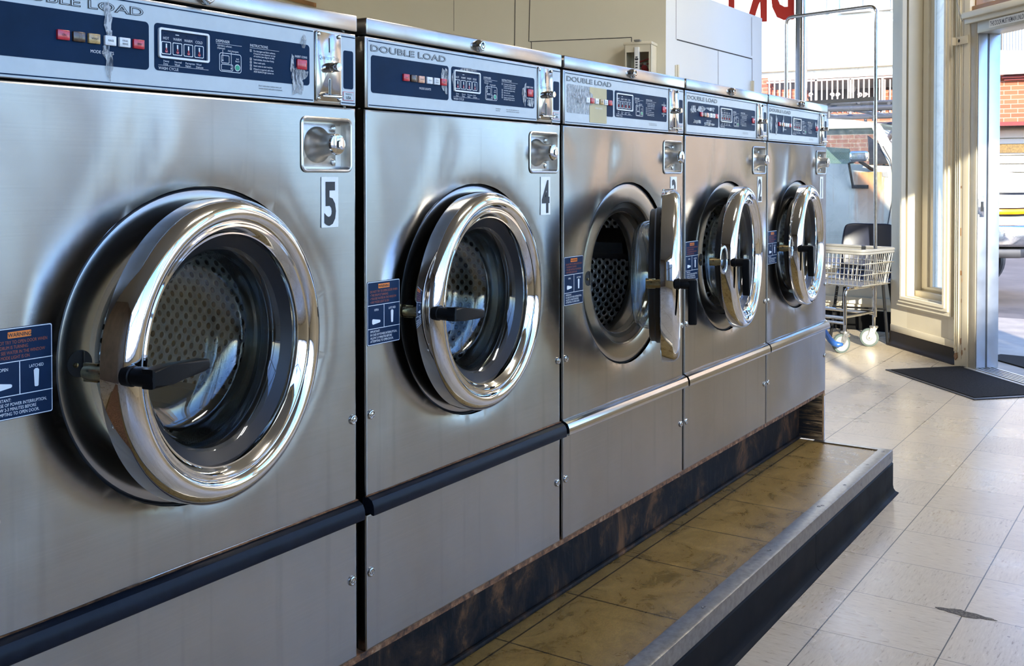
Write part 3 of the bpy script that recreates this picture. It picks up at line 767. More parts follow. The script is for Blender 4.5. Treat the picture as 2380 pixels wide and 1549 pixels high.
    def boot():
        mb = MB(); mb.lathe([(.1815, -.0190), (.1760, -.0215), (.1690, -.0235), (.1600, -.0275), (.1570, -.0305), (.1595, -.0350), (.1550, -.0480), (.1480, -.0620), (.1445, -.0700), (.1445, -.0800), (.150, -.0850)], 'steel_dark', (CX, 0, CZ), seg=96, mats=['dish', 'dish', 'steel_dark', 'dish', 'rubber', 'steel_dark', 'dish', 'dish', 'dish', 'rubber']); return mb
    part('boot', boot, 'drum_collar', root)
    def drum():
        mb = MB()
        mb.lathe([(.149, -.086), (.262, -.104), (.272, -.116), (.272, -.48), (.262, -.50), (1e-4, -.515)], 'drum', (CX, 0, CZ), seg=96, mats=['steel_dark', 'steel_dark', 'drum', 'drum', 'drum'], planar=(4,))
        for k in range(3):
            t = 2*pi*k/3+.5+n*.6
            q = [(.272, -.05), (.240, -.026), (.222, -.016), (.222, .016), (.240, .026), (.272, .05)]
            vs = []
            for a in (.14, .47):
                for r, w in q:
                    vs.append((CX+r*cos(t)-w*sin(t), a, CZ+r*sin(t)+w*cos(t)))
            mb.add(vs, [(i, i+1, 7+i, 6+i) for i in range(5)]+[(0,1,2,3,4,5), (11,10,9,8,7,6)], 'steel_dark')
        return mb
    part(('drum', n), drum, 'drum', root)
    # ------------------------------------------------ door (own hinge axis)
    hx, hy = CX+.262, -.030
    D = (hx, hy, CZ)
    def dr():
        mb = MB(); c = (CX, 0, CZ)
        Rb = .2195
        pr = [(.171, -.012), (.175, -.018), (Rb-.004, -.020), (Rb, -.018), (Rb, .009), (Rb-.0012, .0125), (Rb-.005, .0185), (Rb-.011, .0235), (Rb-.018, .0262), (Rb-.024, .0262), (Rb-.0295, .0240), (Rb-.0335, .0200), (Rb-.0345, .0180),
              (Rb-.0365, .0180), (Rb-.0385, .0195), (Rb-.0415, .0195), (Rb-.0445, .0170), (Rb-.0480, .0120), (Rb-.0505, .0090), (Rb-.0525, .0090), (Rb-.0535, .0050), (.1655, -.004), (.171, -.012)]
        mb.lathe(pr, 'chrome', c, seg=128, mats=['rubber', 'rubber']+['chrome']*(len(pr)-4)+['rubber']); return mb
    door = part('door', dr, 'door', root)
    if True:
        # shift the shared door mesh to its hinge once
        if 'door_shift' not in CACHE:
            CACHE['door'].transform(Matrix.Translation((-hx, -hy, -(CZ-ZB)))); CACHE['door_shift'] = 1
        door.location = (hx-.0095, hy, CZ-ZB); door.rotation_euler = (0, 0, theta)
    def sub(key, fn, name, lab=None):
        if key not in CACHE:
            o = fn().build(name, door, D); CACHE[key] = o.data
        else: o = link(CACHE[key], name, door)
        if lab: o['label'] = lab
        return o
    def gk():
        mb = MB(); c = (CX, 0, CZ)
        mb.lathe([(.170, -.010), (.166, .000), (.1600, -.004), (.1500, -.012), (.1440, -.016)], 'rubber_grey', c, seg=96)
        mb.lathe([(.172, -.018), (.172, -.032), (.168, -.036), (.168, -.046), (.162, -.049), (.142, -.049), (.139, -.040)], 'rubber', c, seg=96); return mb
    sub('gk', gk, 'door_gasket', 'black rubber gasket')
    def gls():
        mb = MB(); c = (CX, 0, CZ)
        mb.lathe([(.1530, -.012), (.1440, -.016), (.1400, -.024), (.1380, -.050), (.1360, -.066), (.1300, -.080), (.1180, -.089), (.095, -.094), (.05, -.097), (1e-4, -.098)], 'glass_door', c, seg=96)
        mb.lathe([(.1480, -.010), (.1390, -.018), (.1350, -.026), (.1330, -.050), (.1310, -.064), (.1250, -.076), (.1150, -.083), (.093, -.088), (.05, -.091), (1e-4, -.092)], 'glass_door', c, seg=96); return mb
    sub('gls', gls, 'door_glass', 'deep clear glass bowl')
    hxx, hz = CX-.2085, CZ-.001
    def hub():
        mb = MB(); c = (hxx, -.014, hz)
        mb.lathe([(.0135, 0), (.0135, .012), (.0115, .013), (.0115, .016)], 'plastic_black', c, seg=28, mats=['plastic_black', 'chrome_worn', 'chrome_worn'])
        return mb
    lev = MB(); lev.lathe([(.0120, .014), (.0125, .017), (.0125, .044), (.0105, .049), (1e-4, .050)], 'plastic_black', (0, -.016, 0), seg=28)
    pr = [(-.0105, .0125), (.024, .0125), (.088, .0085), (.095, .0065), (.097, 0), (.095, -.0065), (.088, -.0085), (.024, -.0125), (-.0105, -.0125)]
    lev.prism(pr, 'y', -.067, -.046, 'plastic_black', .004, 3)
    lev.xf(Matrix.Translation((hxx, 0, hz)) @ Matrix.Rotation(-lever, 4, 'Y'))
    hh = lev; o0 = len(hh.v)
    b2 = hub(); hh.add(b2.v, b2.f, 'plastic_black')
    hh.build('door_handle', door, D, label='black lever handle')
    def lp_():
        mb = MB(); c = (hxx, .018, hz); mb.lathe([(.0105, 0), (.0105, -.026), (.0095, -.028), (.0095, -.031), (.0085, -.034), (1e-4, -.034)], 'brass', c, seg=24)
        mb.box(hxx-.003, hxx+.003, .030, .0535, hz-.012, hz+.012, 'brass', .001); return mb
    sub('lp', lp_, 'latch_barrel', 'tarnished brass latch barrel')
    def hg():
        mb = MB(); mb.box(CX+.196, CX+.2215, -.008, .016, CZ-.04, CZ+.04, 'chrome_worn', .003); return mb
    sub('hg', hg, 'hinge')
    return root

def machines():
    spec = [(5, S0-W, .195, 0.02, 'stainless coin washer numbered 5, nearest and leftmost, round door ajar with level lever'),
            (4, S0+.0095, .097, -.10, 'stainless coin washer numbered 4, black bumper strip, round door ajar with near-level lever'),
            (3, S0+W+.0075, .430, -pi/2+.02, 'stainless coin washer numbered 3 with round door swung wide open'),
            (2, S0+2*W+.005, .172, -pi/2+.03, 'stainless coin washer numbered 2 with peeling control panel and door ajar'),
            (1, S0+3*W+.001, .120, -pi/2+.05, 'stainless coin washer numbered 1, last in the row beside the laundry cart')]
    for a in spec: make_machine(*a)
# ------------------------------------------------------------------ room
AX, AY = 6.264, .62
SR = atan2(-.693, -.721)            # entry wall: local x along it, local y outward

def grooves(mb, segs, frame, w=.0025):
    for a, b in segs:
        frame(mb, a, b, w)

def room():
    # floor
    plan = [(-4.1, -3.3), (2.42, -3.3), (6.36, .52), (6.95, .52), (6.95, 7.0), (-4.1, 7.0)]
    mb = MB(); mb.prism(plan, 'z', -.06, 0, 'floor'); fl = struct(mb.build('floor'))
    mb = MB(); rnd = random.Random(3)
    (cx, cy, _) = pix_floor(2243, 1428)
    pts = []
    for i in range(30):
        t = 2*pi*i/30; q = 1+rnd.uniform(-.35, .35); pts.append((cx+.020*cos(t)*q*(1-.6*abs(sin(t))), cy-.078*sin(t)*(1+rnd.uniform(-.1, .1))))
    mb.prism(pts, 'z', -.002, .0012, plain('broken_tile', (.13, .11, .085), .9, var=.8, vscale=160, bump=1, bscale=200)); mb.build('broken_tile_edge', fl)
    # ceiling
    mb = MB(); mb.prism(plan, 'z', 3.5, 3.6, 'ceil'); struct(mb.build('ceiling'))
    # far left wall, rear wall
    mb = MB(); mb.box(-4.2, -4.05, -4.2, 7, 0, 3.55, 'panelling'); struct(mb.build('wall_left'))
    mb = MB(); mb.box(-4.05, 4.0, 5.2, 5.3, 0, 3.52, 'beige'); struct(mb.build('wall_rear'))
    # beige partition (its end butts on the closet corner) ---------------
    t0 = Vector((4.59, 1.6, 0)); dirn = Vector((-.206, .978, 0)).normalized(); nrm = Vector((-dirn.y, dirn.x, 0))   # nrm faces -x
    rz = atan2(dirn.y, dirn.x)
    def wpt(u, v):      # pixel of the photograph -> (distance along wall, height)
        o, d = pix_ray(u, v); nn = Vector((dirn.y, -dirn.x, 0)); k = (t0-o).dot(nn)/d.dot(nn); q = o+d*k
        return (q-t0).dot(dirn), q.z
    mb = MB(); mb.box(.0, 4.2, -.12, 0, 0, 3.52, 'beige')
    def gr(p, q, w=.004):
        (a, b), (c, d) = wpt(*p), wpt(*q)
        L = sqrt((c-a)**2+(d-b)**2); ux, uz = (c-a)/L, (d-b)/L
        mb.prism([(a-uz*w, b+ux*w), (c-uz*w, d+ux*w), (c+uz*w, d-ux*w), (a+uz*w, b-ux*w)], 'y', -.001, .0012, 'line')
    for p, q in (((1055, -60), (1055, 72), ), ((1198, -60), (1196, 108)), ((1233, -60), (1229, 97)), ((1231, 97), (1468, 87)), ((1468, 87), (1468, 105)), ((1235, 98), (1235, 116))): gr(p, q, .0025 if p[0] != 1055 else .0012)
    o = mb.build('wall_partition'); o.location = t0; o.rotation_euler = (0, 0, rz); struct(o)
    wall_xf = Matrix.Translation(t0) @ Matrix.Rotation(rz, 4, 'Z')
    # wooden strip fixed on the partition
    (a, b), (c, d) = wpt(612, -14), wpt(735, 17)
    mb = MB(); mb.prism([(a, b), (c, d), (c, d+.03), (a, b+.03)], 'y', .0, .025, 'wood'); o = mb.build('wooden_strip'); o.matrix_world = wall_xf
    tag(o, 'thin brown wooden strip on the beige wall above machine 5', 'wood strip')
    # white closet ------------------------------------------------------
    mb = MB(); mb.box(4.59, 6.27, 1.6, 3.0, 0, 2.415, 'closet', .004)
    cl = struct(mb.build('wall_closet'))
    def cp(u, v): o, d = pix_ray(u, v); k = (1.6-o.y)/d.y; q = o+d*k; return q.x, q.z
    def cgr(mb, p, q, w=.003):
        (a, b), (c, d) = cp(*p), cp(*q); L = sqrt((c-a)**2+(d-b)**2); ux, uz = (c-a)/L, (d-b)/L
        mb.prism([(a-uz*w, b+ux*w), (c-uz*w, d+ux*w), (c+uz*w, d-ux*w), (a+uz*w, b-ux*w)], 'y', 1.5988, 1.601, 'line')
    mb = MB()
    for p, q, w in (((1571, -30), (1571, 92), .0015), ((1573, 92), (1748, 137), .004), ((1748, 137), (1748, 210), .0025), ((1669, 117), (1669, 205), .0015), ((1747, 40), (1747, 130), .0015)): cgr(mb, p, q, w)
    mb.build('panel_door_gap', cl)
    for u, v0, v1 in ((1573, 151, 186), (1748, 188, 225)):
        mb = MB(); x, z1 = cp(u, v0); _, z0 = cp(u, v1); mb.cyl((x, 1.592, z0), (x, 1.592, z1), .009, 'cream', 12); mb.box(x-.028, x, 1.594, 1.6, z0+.004, z1-.004, 'cream'); mb.build('panel_hinge', cl)
    # street window wall x = 6.85 ------------------------------------------
    X = 6.85
    mb = MB(); mb.box(X, X+.2, .5, 7.0, 0, .46, 'cream'); mb.box(X, X+.2, .5, 7.0, 3.0, 3.52, 'cream'); mb.box(X, X+.2, .3, .66, .46, 3.0, 'cream')
    mb.box(X-.025, X, .72, 7, .205, .255, 'cream'); mb.box(X-.03, X+.05, .72, 7, .46, .50, 'cream')
    struct(mb.build('wall_street'))
    mb = MB(); mb.prism([(X, 0), (X-.03, 0), (X-.014, .012), (X-.010, .15), (X, .155)], 'y', .72, 7.0, 'cove'); ob = mb
    # prism axis y gives (x,z) pairs -> cove runs along y
    struct(ob.build('baseboard_street'))
    w1 = struct(empty('window_1', (X+.08, 1.5, .5)))
    mb = MB(); mb.box(X+.07, X+.078, .66, 7.0, .5, 3.0, 'glass_win'); mb.build('glass_pane', w1, (X+.08, 1.5, .5))
    y1 = pix_plane(1852, 120, 0, X+.04)[1]; y0 = pix_plane(1868, 120, 0, X+.04)[1]
    mb = MB(); mb.box(X, X+.14, y0, y1, .5, 3.0, 'steel_smooth', .006); mb.box(X-.006, X, y0+.016, y1-.018, .5, 3.0, 'alu', .002); mb.build('mullion', w1, (X+.08, 1.5, .5))
    # red mirrored window lettering
    mb = MB(); xg = X+.066
    def lt(u, v): q = pix_plane(u, v, 0, xg); return q[1], q[2]
    yR, zb = lt(1842, 37); yL, _ = lt(1791, 38); 
    wD = yL-yR; h = .42
    tmp = MB(); tmp.text('D', 0, 0, 1.0, 'red_vinyl', 0, 1.0, off=.05); wx = max(v[0] for v in tmp.v)
    def put(ch, ystart):
        t = MB(); t.text(ch, 0, 0, h, 'red_vinyl', 0, wD/wx/h, off=.05)
        w = max(v[0] for v in t.v)
        mb.add([(xg, ystart+v[0], zb+v[2]) for v in t.v], t.f, 'red_vinyl'); return w
    p = yR
    for ch in 'DRY': p += put(ch, p)+.045
    mb.build('window_lettering', w1, (X+.08, 1.5, .5), label='red lettering read from behind')
    # entry wall (45 degrees) ---------------------------------------------------
    def E(o, struct_=True):
        o.matrix_world = Matrix.Translation((AX, AY, 0)) @ Matrix.Rotation(SR, 4, 'Z')
        return struct(o) if struct_ else o
    S_L, S_R, Z_B, Z_T = .215, .715, .37, 2.95
    mb = MB()
    mb.box(.03, S_L, 0, .16, 0, 3.52, 'cream'); mb.box(S_L, S_R, 0, .16, 0, Z_B-.03, 'cream_old'); mb.box(S_L, S_R, 0, .16, Z_T, 3.52, 'cream'); mb.box(S_R, .835, 0, .16, 0, 3.52, 'cream')
    mb.box(2.1, 2.35, 0, .16, 0, 3.52, 'cream'); mb.box(.835, 2.1, 0, .16, 2.95, 3.52, 'cream')
    mb.box(2.35, 5.3, 0, .16, 0, .7, 'cream'); mb.box(2.35, 5.3, 0, .16, 2.95, 3.52, 'cream'); mb.box(5.3, 5.55, 0, .16, 0, 3.52, 'closet')
    mb.box(.0, .03, -.0, .55, 0, 3.52, 'cream')
    mb.box(.012, .83, -.012, 0, .10, .148, 'cream_old', .003)
    E(mb.build('wall_entry'))
    mb = MB(); mb.prism([(0, 0), (-.045, 0), (-.030, .008), (-.018, .022), (-.014, .04), (-.014, .098), (0, .1)], 'x', .005, .832, 'cove_brown'); E(mb.build('baseboard_entry'))
    # stepped casing round the sidelight
    mb = MB()
    mb.ring((.105, .795, .285, 3.05), (.150, .768, .318, 3.02), 'y', -.016, 0, 'cream'); mb.ring((.128, .785, .300, 3.03), (.190, .740, .345, 2.99), 'y', -.028, -.005, 'cream'); mb.ring((.165, .760, .328, 3.0), (.205, .725, .358, 2.97), 'y', -.040, -.01, 'cream')
    mb.ring((.196, .735, .350, 2.98), (S_L, S_R, Z_B, Z_T), 'y', -.048, -.02, 'cream')
    E(mb.build('trim_1'))
    w2 = struct(empty('window_2')); E(w2)
    mb = MB(); mb.box(S_L, S_R, .06, .13, Z_B-.03, .41, 'cream_old', .004); mb.box(S_L, S_R, .0, .13, Z_B-.04, .372, 'cream_old')
    mb.build('sill', w2)
    mb = MB(); mb.ring((S_L, S_R, .41, Z_T), (.345, .70, .445, 2.9), 'y', .115, .155, 'cream'); mb.ring((.235, .71, .425, 2.94), (.300, .705, .44, 2.92), 'y', .100, .12, 'cream'); mb.build('sash', w2)
    mb = MB(); mb.box(.345, .70, .130, .136, .445, 2.9, 'glass_win'); mb.build('glass_pane', w2)
    # door post and frame
    mb = MB(); mb.box(.835, .975, -.035, .14, 0, 3.52, 'cream_old', .003)
    for x in (.840, .858, .878): mb.box(x, x+.009, -.043, -.03, .09, 3.52, 'cream_old', .003)
    mb.box(.912, .914, -.0356, -.03, .05, 3.52, 'line')
    for x, z, w, h in ((.905, .16, .018, .05), (.918, .09, .02, .04), (.86, .06, .03, .05), (.91, .42, .006, .03), (.913, .55, .007, .04), (.913, 1.45, .005, .02), (.912, 1.62, .005, .03), (.914, 1.78, .004, .02), (.95, .12, .012, .02)): mb.prism([(x-w/2, z), (x-w*.2, z-h/2), (x+w/2, z-h*.1), (x+w*.3, z+h/2), (x-w*.3, z+h*.4)], 'y', -.0440 if x < .89 else -.0357, -.03, 'wood')
    mb.box(.895, .91, -.0358, -.03, .58, .61, 'wood'); mb.box(.893, .904, -.0358, -.03, 1.13, 1.145, 'wood'); mb.box(.893, .902, -.0358, -.03, .83, .88, 'wood')
    E(mb.build('trim_2'))
    d1 = struct(empty('door_1')); E(d1)
    mb = MB(); mb.box(.975, 1.045, -.03, .13, 0, 2.155, 'alu_grey', .003); mb.box(1.045, 2.05, -.03, .13, 2.085, 2.155, 'alu_grey', .003); mb.box(2.05, 2.1, -.03, .13, 0, 2.155, 'alu_grey', .003); mb.build('door_frame', d1)
    mb = MB(); mb.box(1.045, 1.056, -.025, .035, 0.02, 2.085, 'alu', .001); mb.box(1.045, 1.054, .035, .048, .02, 2.085, 'rubber'); mb.box(1.045, 1.056, .048, .125, .02, 2.085, 'alu', .001); mb.build('jamb_channel', d1)
    mb = MB(); mb.box(.98, 2.1, -.06, .13, 0, .012, 'alu_grey')
    for k in range(5): mb.box(1.05, 2.05, -.03+.03*k, -.018+.03*k, .012, .018, 'alu', .002)
    mb.build('threshold', d1)
    mb = MB(); mb.box(1.056, 1.060, -.012, .018, .955, 1.085, 'steel_smooth', .001); mb.box(1.05, 1.063, -.024, -.010, .972, 1.07, 'chrome_worn', .002); mb.box(1.058, 1.062, -.006, .012, .99, 1.05, 'dark'); mb.build('strike_plate', d1)
    mb = MB(); mb.box(.94, 2.15, -.075, .14, 2.185, 2.225, 'cream_old', .006); mb.box(.94, 2.15, -.05, .14, 2.155, 2.19, 'cream_old', .004); mb.box(.96, 2.15, -.02, .12, 2.225, 2.265, 'wood', .004); mb.build('transom_sill', d1)
    mb = MB(); mb.box(.99, 2.1, .05, .056, 2.265, 2.95, 'glass_win'); mb.build('transom_pane', d1)
    mb = MB(); mb.box(.975, .99, 0, .12, 2.265, 2.95, 'wood'); mb.build('transom_frame', d1)
    # sign on the header
    t = empty('door_sign', label='white strip sign with black capitals on the door header', cat='sign'); E(t, False)
    mb = MB(); mb.box(1.165, 1.86, -.0316, -.0302, 2.103, 2.150, 'sticker_white'); mb.build('sign_plate', t)
    mb = MB(); mb.text('THIS DOOR MUST REMAIN UNLOCKED', 1.176, 2.112, .029, 'ink_black', -.0320, .52, off=.010); mb.build('lettering', t)
    # latch bracket
    t = empty('latch_bracket', label='white painted steel bracket with a hole on the door post', cat='bracket'); E(t, False)
    mb = MB(); mb.box(.845, .975, -.050, -.042, 2.035, 2.085, 'cream_old', .002); mb.box(.842, .852, -.075, -.042, 2.035, 2.085, 'cream_old', .002); mb.build('plate', t)
    mb = MB(); mb.lathe([(.011, 0), (1e-4, .0005)], 'dark', (.885, -.0502, 2.06), seg=16); mb.build('bolt_hole', t)
    # cable looping at the top of the post
    mb = MB(); pts = [(.855, -.05, 2.6), (.858, -.055, 2.42), (.87, -.06, 2.33), (.90, -.065, 2.26), (.93, -.07, 2.21), (.955, -.075, 2.175)]
    mb.tube(pts, .0045, 'rim_grey', 8); o = mb.build('cable'); E(o, False); tag(o, 'grey cable sagging down the door post to the transom', 'cable')
    # paper notice on the sidelight
    mb = MB(); mb.box(.60, .70, .126, .1285, .93, 1.32, 'paper'); mb.box(.62, .70, .1255, .1262, 1.235, 1.24, 'rim_grey')
    for k in range(6): mb.box(.64, .70, .1255, .1262, 1.0+.035*k, 1.004+.035*k, 'rim_grey')
    o = mb.build('paper_notice'); E(o, False); tag(o, 'yellowed paper notice taped inside the narrow sidelight glass', 'notice')
    # second shop window in the same wall
    w3 = struct(empty('window_3')); E(w3)
    mb = MB()
    for x, q in ((2.35, .05), (3.25, .22), (4.25, .22), (5.26, .05)): mb.box(x, x+q, .03, .12, .7, 2.95, 'closet' if q > .1 else 'alu')
    mb.box(2.35, 5.3, .02, .12, .7, .76, 'alu'); mb.box(2.35, 5.3, .03, .12, 2.3, 2.35, 'alu'); mb.build('frame', w3)
    mb = MB(); mb.box(2.38, 5.28, .07, .076, .76, 2.95, 'glass_clear'); mb.build('glass_pane', w3)
    # wall behind the camera, mostly window
    Y = -3.2
    mb = MB(); mb.box(-4.05, 2.3, Y-.15, Y, 0, .75, 'cream'); mb.box(-4.05, 2.3, Y-.15, Y, 3.25, 3.52, 'cream'); mb.box(-4.05, -3.7, Y-.15, Y, .75, 3.25, 'cream'); struct(mb.build('wall_opposite'))
    w4 = struct(empty('window_4', (0, Y, .75)))
    mb = MB()
    for x, q in ((-3.7, .06), (-2.35, .06), (-1.0, .06), (.85, .06), (1.5, .26)): mb.box(x, x+q, Y-.1, Y-.02, .75, 3.25, 'alu')
    mb.box(-3.7, 2.28, Y-.1, Y-.02, .75, .8, 'alu'); mb.box(-3.7, 2.28, Y-.1, Y-.02, 3.2, 3.25, 'alu'); mb.box(-3.7, -.97, Y-.09, Y-.03, 2.1, 2.14, 'alu')
    mb.build('frame', w4, (0, Y, .75))
    mb = MB(); mb.box(-3.7, 2.28, Y-.062, Y-.056, .8, 3.2, 'glass_clear'); mb.build('glass_pane', w4, (0, Y, .75))
    # added fill lamps, out of view, that brighten the room
    for k, (x, y, lb) in enumerate(((1.6, -1.6, 'added unseen fill light above the aisle'), (.6, 2.6, 'added unseen fill light behind the machines'), (4.3, -.6, 'added unseen fill light near the entry'))):
        t = empty('fill_light', (x, y, 3.5), 0, lb, 'added fill light', 'added unseen fill lights')
        mb = MB(); mb.prism([(-.14, 0), (.14, 0), (.08, -.05), (-.08, -.05)], 'x', -.62, .62, 'lampbody'); mb.build('fixture', t)
        for s in (-1, 1):
            mb = MB(); mb.cyl((-.6, .09*s, -.06), (.6, .09*s, -.06), .018, 'fill_glow', 12); mb.build('fill_tube', t)

# ------------------------------------------------------------------ plinth and step
def step_platform():
    t = empty('step_platform', (1.0, -.1, 0), 0, 'low raised step tiled in brown slate vinyl in front of the washers', 'step')
    O = (1.0, -.1, 0)
    X0, X1, Y0, H = -2.6, 2.712, -.268, .1585
    mb = MB(); mb.box(X0, X1-.006, Y0+.006, .75, 0.0, H-.0005, 'slate'); mb.build('tile_deck', t, O)
    mb = MB()
    mb.prism([(Y0+.046, H), (Y0+.046, H+.0035), (Y0+.004, H+.0040), (Y0-.002, H+.0020), (Y0-.003, H-.004), (Y0-.003, H-.040), (Y0+.004, H-.041), (Y0+.004, H-.003)], 'x', X0, X1+.002, 'nosing')
    no = mb.build('edge_nosing', t, O, label='worn metal edge strip')
    mb = MB(); mb.prism([(X1-.004, H), (X1-.004, H+.0035), (X1-.024, H+.0035), (X1-.024, H)], 'y', Y0+.045, .03, 'nosing'); mb.box(X1-.004, X1+.002, Y0+.01, .03, H-.035, H+.0033, 'nosing')
    en = mb.build('end_nosing', t, O, label='thin metal end strip')
    for x, y, par in ((2.675, -.246, no), (2.46, -.244, no), (2.17, -.246, no), (1.915, -.25, no), (1.90, -.243, no), (1.45, -.246, no), (2.665, -.246, en), (1.0, -.246, no)):
        mb = MB(); mb.lathe([(.0065, 0), (.006, .0010), (.004, .0012), (.003, .0004), (1e-4, .0004)], 'steel_dark', (x, y, H+.0034), ax=(0, 0, 1), up=(1, 0, 0), seg=14); mb.build('screw', par, O)
    for x, sgn in ((2.675, 0), (2.28, 0)):
        mb = MB(); mb.lathe([(.006, 0), (.005, .0012), (1e-4, .0014)], 'steel_dark', (x, Y0-.003, H-.018), seg=14); mb.build('screw', no, O)
    def cove(xa, xb, nm):
        mb = MB(); y = Y0-.0005
        mb.prism([(y+.01, .0), (y-.026, .0), (y-.026, .003), (y-.014, .007), (y-.007, .016), (y-.0045, .03), (y-.0045, .112), (y+.0, .116), (y+.01, .116)], 'x', xa, xb, 'cove'); mb.build(nm, t, O)
    cove(X0, 1.7755, 'cove_base'); cove(1.7780, X1, 'cove_base')
    mb = MB(); mb.box(X1-.004, X1+.003, Y0, .2, 0, .118, 'cove'); mb.build('end_cove', t, O)
    # plinth
    t = empty('machine_plinth', (1.0, .1, H), 0, 'black rusty toe board under the row of washers with a worn wooden end', 'plinth'); O = (1.0, .1, H)
    mb = MB(); mb.box(-2.6, 2.722, .1, .13, H, .3564, 'toe'); mb.box(-2.6, 2.722, .088, .1, H, H+.012, 'toe', .004); mb.build('toe_board', t, O, label='black toe board streaked with rust')
    mb = MB(); mb.box(-2.6, 2.745, .004, .5, .3440, .3560, 'rust'); mb.build('bottom_rail', t, O, label='rusty steel bottom rail')
    mb = MB(); mb.box(2.722, 2.742, .006, .7, H, .3440, 'wornwood'); mb.box(2.7225, 2.7425, .001, .006, H-.01, .344, 'wood_edge'); mb.build('end_board', t, O, label='worn plywood end board')
    mb = MB(); mb.box(2.728, 2.733, -.0015, .001, H, .335, 'sticker_white'); mb.build('edge_strip', t, O)

# ------------------------------------------------------------------ things near the door
def arc(p0, p1, p2, n=6):
    """quadratic corner"""
    P0, P1, P2 = map(Vector, (p0, p1, p2)); return [P0*(1-t)**2+P1*2*t*(1-t)+P2*t*t for t in (i/n for i in range(n+1))]
def bent(pts, r, rad, mb, mat, seg=10):
    out = [Vector(pts[0])]
    for a, b, c in zip(pts, pts[1:], pts[2:]):
        a, b, c = map(Vector, (a, b, c)); u = (a-b).normalized(); w = (c-b).normalized()
        out += arc(b+u*rad, b, b+w*rad)
    out.append(Vector(pts[-1])); mb.tube(out, r, mat, seg)

